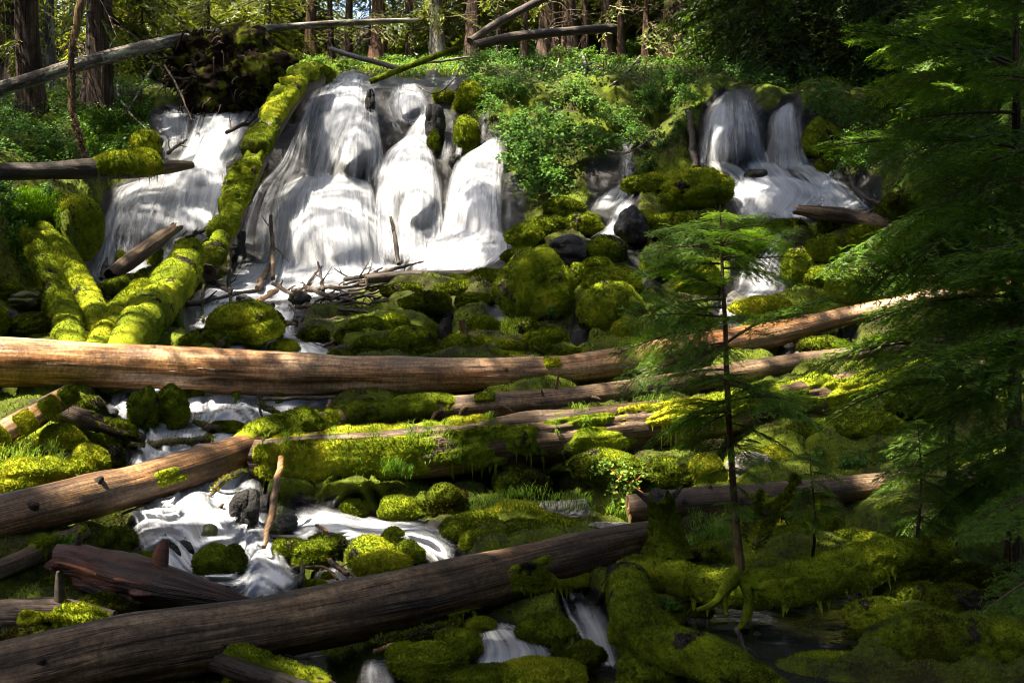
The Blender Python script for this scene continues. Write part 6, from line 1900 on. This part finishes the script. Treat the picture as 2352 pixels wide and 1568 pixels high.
def lit(U, V, r, Y=None, off=.3):
    LIT.append((P(U, V, (float(D(U, V)) - off) if Y is None else Y), r))


def lit_log(key, f0, f1, r, n=4, a=.5):
    for f in np.linspace(f0, f1, n):
        LIT.append((LOGS[key].point(f, a)[0], r))


lit_log('main', .04, .20, .45, 6); lit_log('main', .255, .27, .2, 1); lit_log('main', .435, .465, .35, 2); lit_log('main', .685, .71, .3, 2); lit_log('main', .78, .83, .4, 2); lit_log('main', .90, .99, .5, 4)
lit_log('second', .58, .66, .3, 3); lit_log('second', .70, .85, .35, 3); lit_log('second', .2, .26, .3, 2)
lit_log('mossy', .02, .30, .35, 6); lit_log('mossy', .50, .66, .35, 4); lit_log('mossy', .72, .95, .5, 6)
lit_log('diagonal', .47, .53, .25, 2); lit_log('diagonal', .62, .74, .3, 3)
lit_log('gold', .0, 1, .35, 5, .9); lit_log('lower_right', .70, .85, .3, 3); lit_log('vc', .62, .85, .35, 4, .2); lit_log('vd', .2, .95, .4, 4, .6); lit_log('va', .85, .95, .2, 2); lit_log('leaning', .0, .15, .4, 2); lit_log('leaning', .5, .7, .4, 2)
lit_log('burnt', .45, .5, .2, 1, 1.5)
for U, V, r in ((1640, 690, .3), (1720, 880, .3), (1560, 760, .3), (1500, 700, .3), (1780, 650, .3), (1655, 560, .4), (1660, 760, .4), (1580, 545, .3), (1730, 560, .3), (1640, 520, .3), (1560, 690, .25)):
    lit(U, V, r, 9.45)
for U, V, r, y in ((2000, 950, .4, 11.2), (2080, 900, .3, 11.2), (2090, 90, .7, 16), (2140, 160, .6, 16), (2050, 640, .4, 11.2), (2150, 720, .35, 11.2), (2200, 520, .35, 11.4), (1980, 740, .3, 11.3), (1940, 560, .35, 11.4), (2060, 760, .35, 11.3), (2120, 1000, .3, 11.2), (2150, 330, .5, 14)):
    lit(U, V, r, y)
for U, V, r in ((1250, 270, .6), (1190, 300, .5), (1300, 320, .5), (1230, 390, .5), (1270, 430, .4), (1100, 190, .6), (1320, 210, .6), (1420, 270, .5), (1530, 190, .6), (1500, 230, .4), (1990, 320, .4), (1160, 230, .4)):
    lit(U, V, r, None, 1.3)
for U, V, r in ((1745, 610, .5), (1740, 650, .4), (1500, 630, .3), (1430, 480, .4), (1000, 660, .5), (880, 680, .4), (150, 500, .6), (90, 460, .4), (1210, 540, .4), (1040, 680, .3), (560, 730, .4), (1120, 1210, .3), (1720, 760, .4), (1690, 440, .5)):
    lit(U, V, r)
for U, V, r in ((1106, 740, .4), (1167, 815, .3), (1100, 785, .2), (850, 742, .35), (944, 755, .3), (1412, 630, .4), (1250, 575, .3), (1390, 548, .3), (1586, 730, .5), (1445, 740, .3), (1750, 695, .55), (1938, 650, .5), (1885, 560, .3),
                (560, 640, .7), (480, 660, .5), 
                (140, 990, .5), (90, 1075, .6), (190, 1055, .5), (240, 1080, .3), (310, 1160, .5), (380, 1130, .5), (560, 1090, .4), (545, 1200, .35), (790, 1190, .4), (450, 1180, .35), (700, 1180, .3), (640, 1310, .3),
                (880, 1290, .3), (690, 1262, .25), (1440, 1105, .35), (1400, 1150, .3), (1720, 1055, .45), (1640, 1065, .35), (1790, 1060, .3), (1180, 1170, .3), (660, 795, .25), (560, 715, .4), (640, 660, .3),
                (330, 330, .3), (150, 450, .3), (1640, 400, .5), (1850, 790, .4), (2000, 770, .4), (1100, 150, 1.0), (1300, 205, .8)):
    lit(U, V, r)
LP = np.array([p for p, _ in LIT]); LR = np.array([r for _, r in LIT])

SHADE_TREES = [(-11.5, 9), (-15, 17), (-19, 26), (-24, 36), (11, 8), (14.5, 17), (18, 26), (24, 35), (-3, -5), (6, -4)]  # unseen trees added for shade, crowns gapped where sun should land
GL = ['unseen conifer added for shade, out left nearest the viewer', 'unseen conifer added for shade, out left by the diagonal log', 'unseen conifer added for shade, out left by the grassy bank', 'unseen conifer added for shade, out left beyond the bank',
      'unseen conifer added for shade, out right nearest the viewer', 'unseen conifer added for shade, out right by the lower logs', 'unseen conifer added for shade, out right by the mossy hump', 'unseen conifer added for shade, out right beyond the hump',
      'unseen conifer added for shade, behind the viewer on the left', 'unseen conifer added for shade, behind the viewer on the right']
crowns = [[] for _ in SHADE_TREES]
N = 4700
for k in range(N):
    y = 3 + 40 * rng.uniform() ** .75
    x = rng.uniform(-1, 1) * (.62 * y + 5)
    gz = float(((VH - np.interp(np.clip(y, 9, 42), [9, 13, 20, 28, 31, 36, 42], [1568, 1200, 830, 650, 600, 230, 160])) / FOC) * max(y, 9))
    z = max(9.5, .30 * y + 5.5) + rng.uniform(0, 6)
    h = z - gz
    c = np.array([x + SUN[0] / SUN[2] * h, y + SUN[1] / SUN[2] * h, z])
    if c[1] > 39.5 and rng.uniform() < .7:
        continue
    if .30 * c[1] + 2.0 > c[2] - 1.2:
        continue
    falls = 26.5 < y < 37 and -13 < x < -.2
    if falls:                        # thin crowns over the falls: soft broken light
        if rng.uniform() < .04:
            continue
        j = int(np.argmin([(c[0] - gx) ** 2 + (c[1] - gy) ** 2 for gx, gy in SHADE_TREES]))
        crowns[j].append((c, True))
        continue
    rel = c - LP
    along = rel @ SUN
    dist = np.linalg.norm(rel - along[:, None] * SUN, axis=1)
    if ((dist < (LR + .5) * rng.uniform(.55, 1.3)) & (along > 0)).any():
        continue
    j = int(np.argmin([(c[0] - gx) ** 2 + (c[1] - gy) ** 2 for gx, gy in SHADE_TREES]))
    crowns[j].append((c, False))
for k in range(150):                 # heavy shade over the bottom right corner
    y = rng.uniform(6.5, 12.5); x = rng.uniform(.36 * y, .62 * y + 1.5)
    z = rng.uniform(10, 16); h = z + 3.2
    c = np.array([x + SUN[0] / SUN[2] * h, y + SUN[1] / SUN[2] * h, z])
    rel = c - LP; al = rel @ SUN
    if (np.linalg.norm(rel - al[:, None] * SUN, axis=1) < (LR + .3)).any():
        continue
    crowns[int(np.argmin([(c[0] - gx) ** 2 + (c[1] - gy) ** 2 for gx, gy in SHADE_TREES]))].append((c, False))
for (gx, gy), cr, lab, i in zip(SHADE_TREES, crowns, GL, range(99)):
    g = np.random.default_rng(900 + i)
    U_ = UC + gx / max(gy, 5) * FOC
    b = np.array([gx, gy, float(P(U_, 1568, 9)[2]) if gy < 9 else float(((VH - np.interp(gy, [9, 13, 20, 28, 31, 36, 42], [1568, 1200, 830, 650, 600, 230, 160])) / FOC) * gy) - .3])
    H = 26.0
    root = empty('conifer_tree', b); tag(root, lab, 'tree', 'unseen conifers added to shade the glade')
    T = Tris()
    T.tube(np.array([b + [0, 0, z] for z in np.linspace(0, H, 20)]), np.interp(np.linspace(0, 1, 20), [0, .05, 1], [.75, .5, .12]), 20, 0, .5, .15, i)
    me = T.build('trunk', M['bark'], b); bark_uv(me, .5); obj('trunk', me, root)
    C, W = Tris(), Tris()
    for k, (c, thin) in enumerate(cr):
        tri, tt, ln = (COARSE if thin else CANOPY)[g.integers(0, 4)]
        az = math.atan2(c[1] - gy, c[0] - gx) + g.normal(0, .9)
        L = g.uniform(1.1, 1.7)
        st = c - np.array([math.cos(az), math.sin(az), 0]) * L * .5
        C.tris(place(tri, st, az, g.normal(-.1, .2), L, g.normal(0, .4)), 0, tt)
        if k % 9 == 0:
            s = np.linspace(0, 1, 10)[:, None]
            a0 = np.array([gx, gy, min(c[2] - .5, b[2] + H - 1)])
            q = a0 + (st - a0) * s
            rel = q[:, None] - LP[None]; al = rel @ SUN
            W.tube(q, np.linspace(.09, .02, 10), 5, 0, .4)
    if C.n:
        obj('crown', C.build('crown', M['dark_needle'], b, False), root)
        obj('branches', W.build('branches', M['twig'], b), root)

# unseen trees added beside and behind the viewer to close off the open sky
tr = [np.array([0, 0, z]) for z in np.linspace(0, 25, 6)]
br = whorls(220, [(.03, 3.6), (.3, 3.8), (.7, 2.6), (1, .4)], 55, (.2, -.4))
big = conifer('conifer_tree', 'x', 'tree', None, tr, [.5, .35, .2, .05], br, CANOPY, ('dark_needle', 'bark'), 56, False)
SKY_BLOCKERS = [(-7, -9), (0, -10), (7, -9), (-13, -4), (13, -4), (-17, 5), (17, 4), (-21, 14), (23, 13), (-28, 24), (29, 24), (-35, 34), (36, 34), (-3.5, -16), (4, -17), (11, -15), (-11, -15)]
WH = ['close behind the viewer, on the left', 'close behind the viewer, in the middle', 'close behind the viewer, on the right', 'at the left shoulder of the viewer', 'at the right shoulder of the viewer', 'out on the left beside the front log', 'out on the right beside the arched log',
      'out on the left beside the diagonal log', 'out on the right beside the lower logs', 'out on the left beside the ringed logs', 'out on the right beside the mossy hump', 'out on the left beyond the tipped tree', 'out on the right beyond the black trunk',
      'in the second rank behind the viewer, inner left', 'in the second rank behind the viewer, inner right', 'in the second rank behind the viewer, outer right', 'in the second rank behind the viewer, outer left']
for i, ((x, y), lab) in enumerate(zip(SKY_BLOCKERS, WH)):
    o = big if i == 0 else copy_tree(big)
    o.location = (x, y, (-4.5 if y < 9 else float(((VH - np.interp(y, [9, 13, 20, 28, 31, 36, 42], [1568, 1200, 830, 650, 600, 230, 160])) / FOC) * y)) - .5)
    s = .9 + .3 * ((i * 7) % 5) / 5
    o.scale = (s, s, s)
    o.rotation_euler = (0, 0, i * 1.3)
    tag(o, 'dense unseen conifer added to block sky ' + lab, 'tree', 'unseen conifers added to close off the sky')

sun = bpy.data.lights.new('sun', 'SUN')
sun.energy = 5.0
sun.angle = math.radians(.8)
sun.color = (1.0, .91, .74)
so = bpy.data.objects.new('sun', sun)
so.rotation_euler = Vector(SUN).to_track_quat('Z', 'Y').to_euler()
COL.objects.link(so)
w = bpy.data.worlds.new('World')
SC.world = w
w.use_nodes = True
nt = w.node_tree
sky = nt.nodes.new('ShaderNodeTexSky')
sky.sky_type = 'NISHITA'
sky.sun_disc = False
sky.sun_elevation = math.asin(SUN[2])
sky.sun_rotation = math.atan2(SUN[0], SUN[1])
sky.dust_density = 3.0
sky.air_density = .6
sky.ozone_density = .4
nt.links.new(sky.outputs[0], nt.nodes['Background'].inputs[0])
nt.nodes['Background'].inputs[1].default_value = .15

cam = bpy.data.cameras.new('camera')
cam.sensor_width = 36
cam.lens = FOC / 2352 * 36
cam.shift_y = -84 / 2352
cam.clip_end = 1000
cam.clip_start = .1
co = bpy.data.objects.new('camera', cam)
co.rotation_euler = (math.radians(90), 0, 0)
COL.objects.link(co)
SC.camera = co
SC.view_settings.view_transform = 'Standard'
SC.view_settings.look = 'None'
SC.view_settings.exposure = 2.65
SC.cycles.max_bounces = 6
SC.cycles.diffuse_bounces = 3
SC.cycles.transparent_max_bounces = 80
SC.cycles.use_denoising = True
SC.cycles.use_adaptive_sampling = True
SC.cycles.adaptive_threshold = .015
SC.cycles.filter_width = 1.0
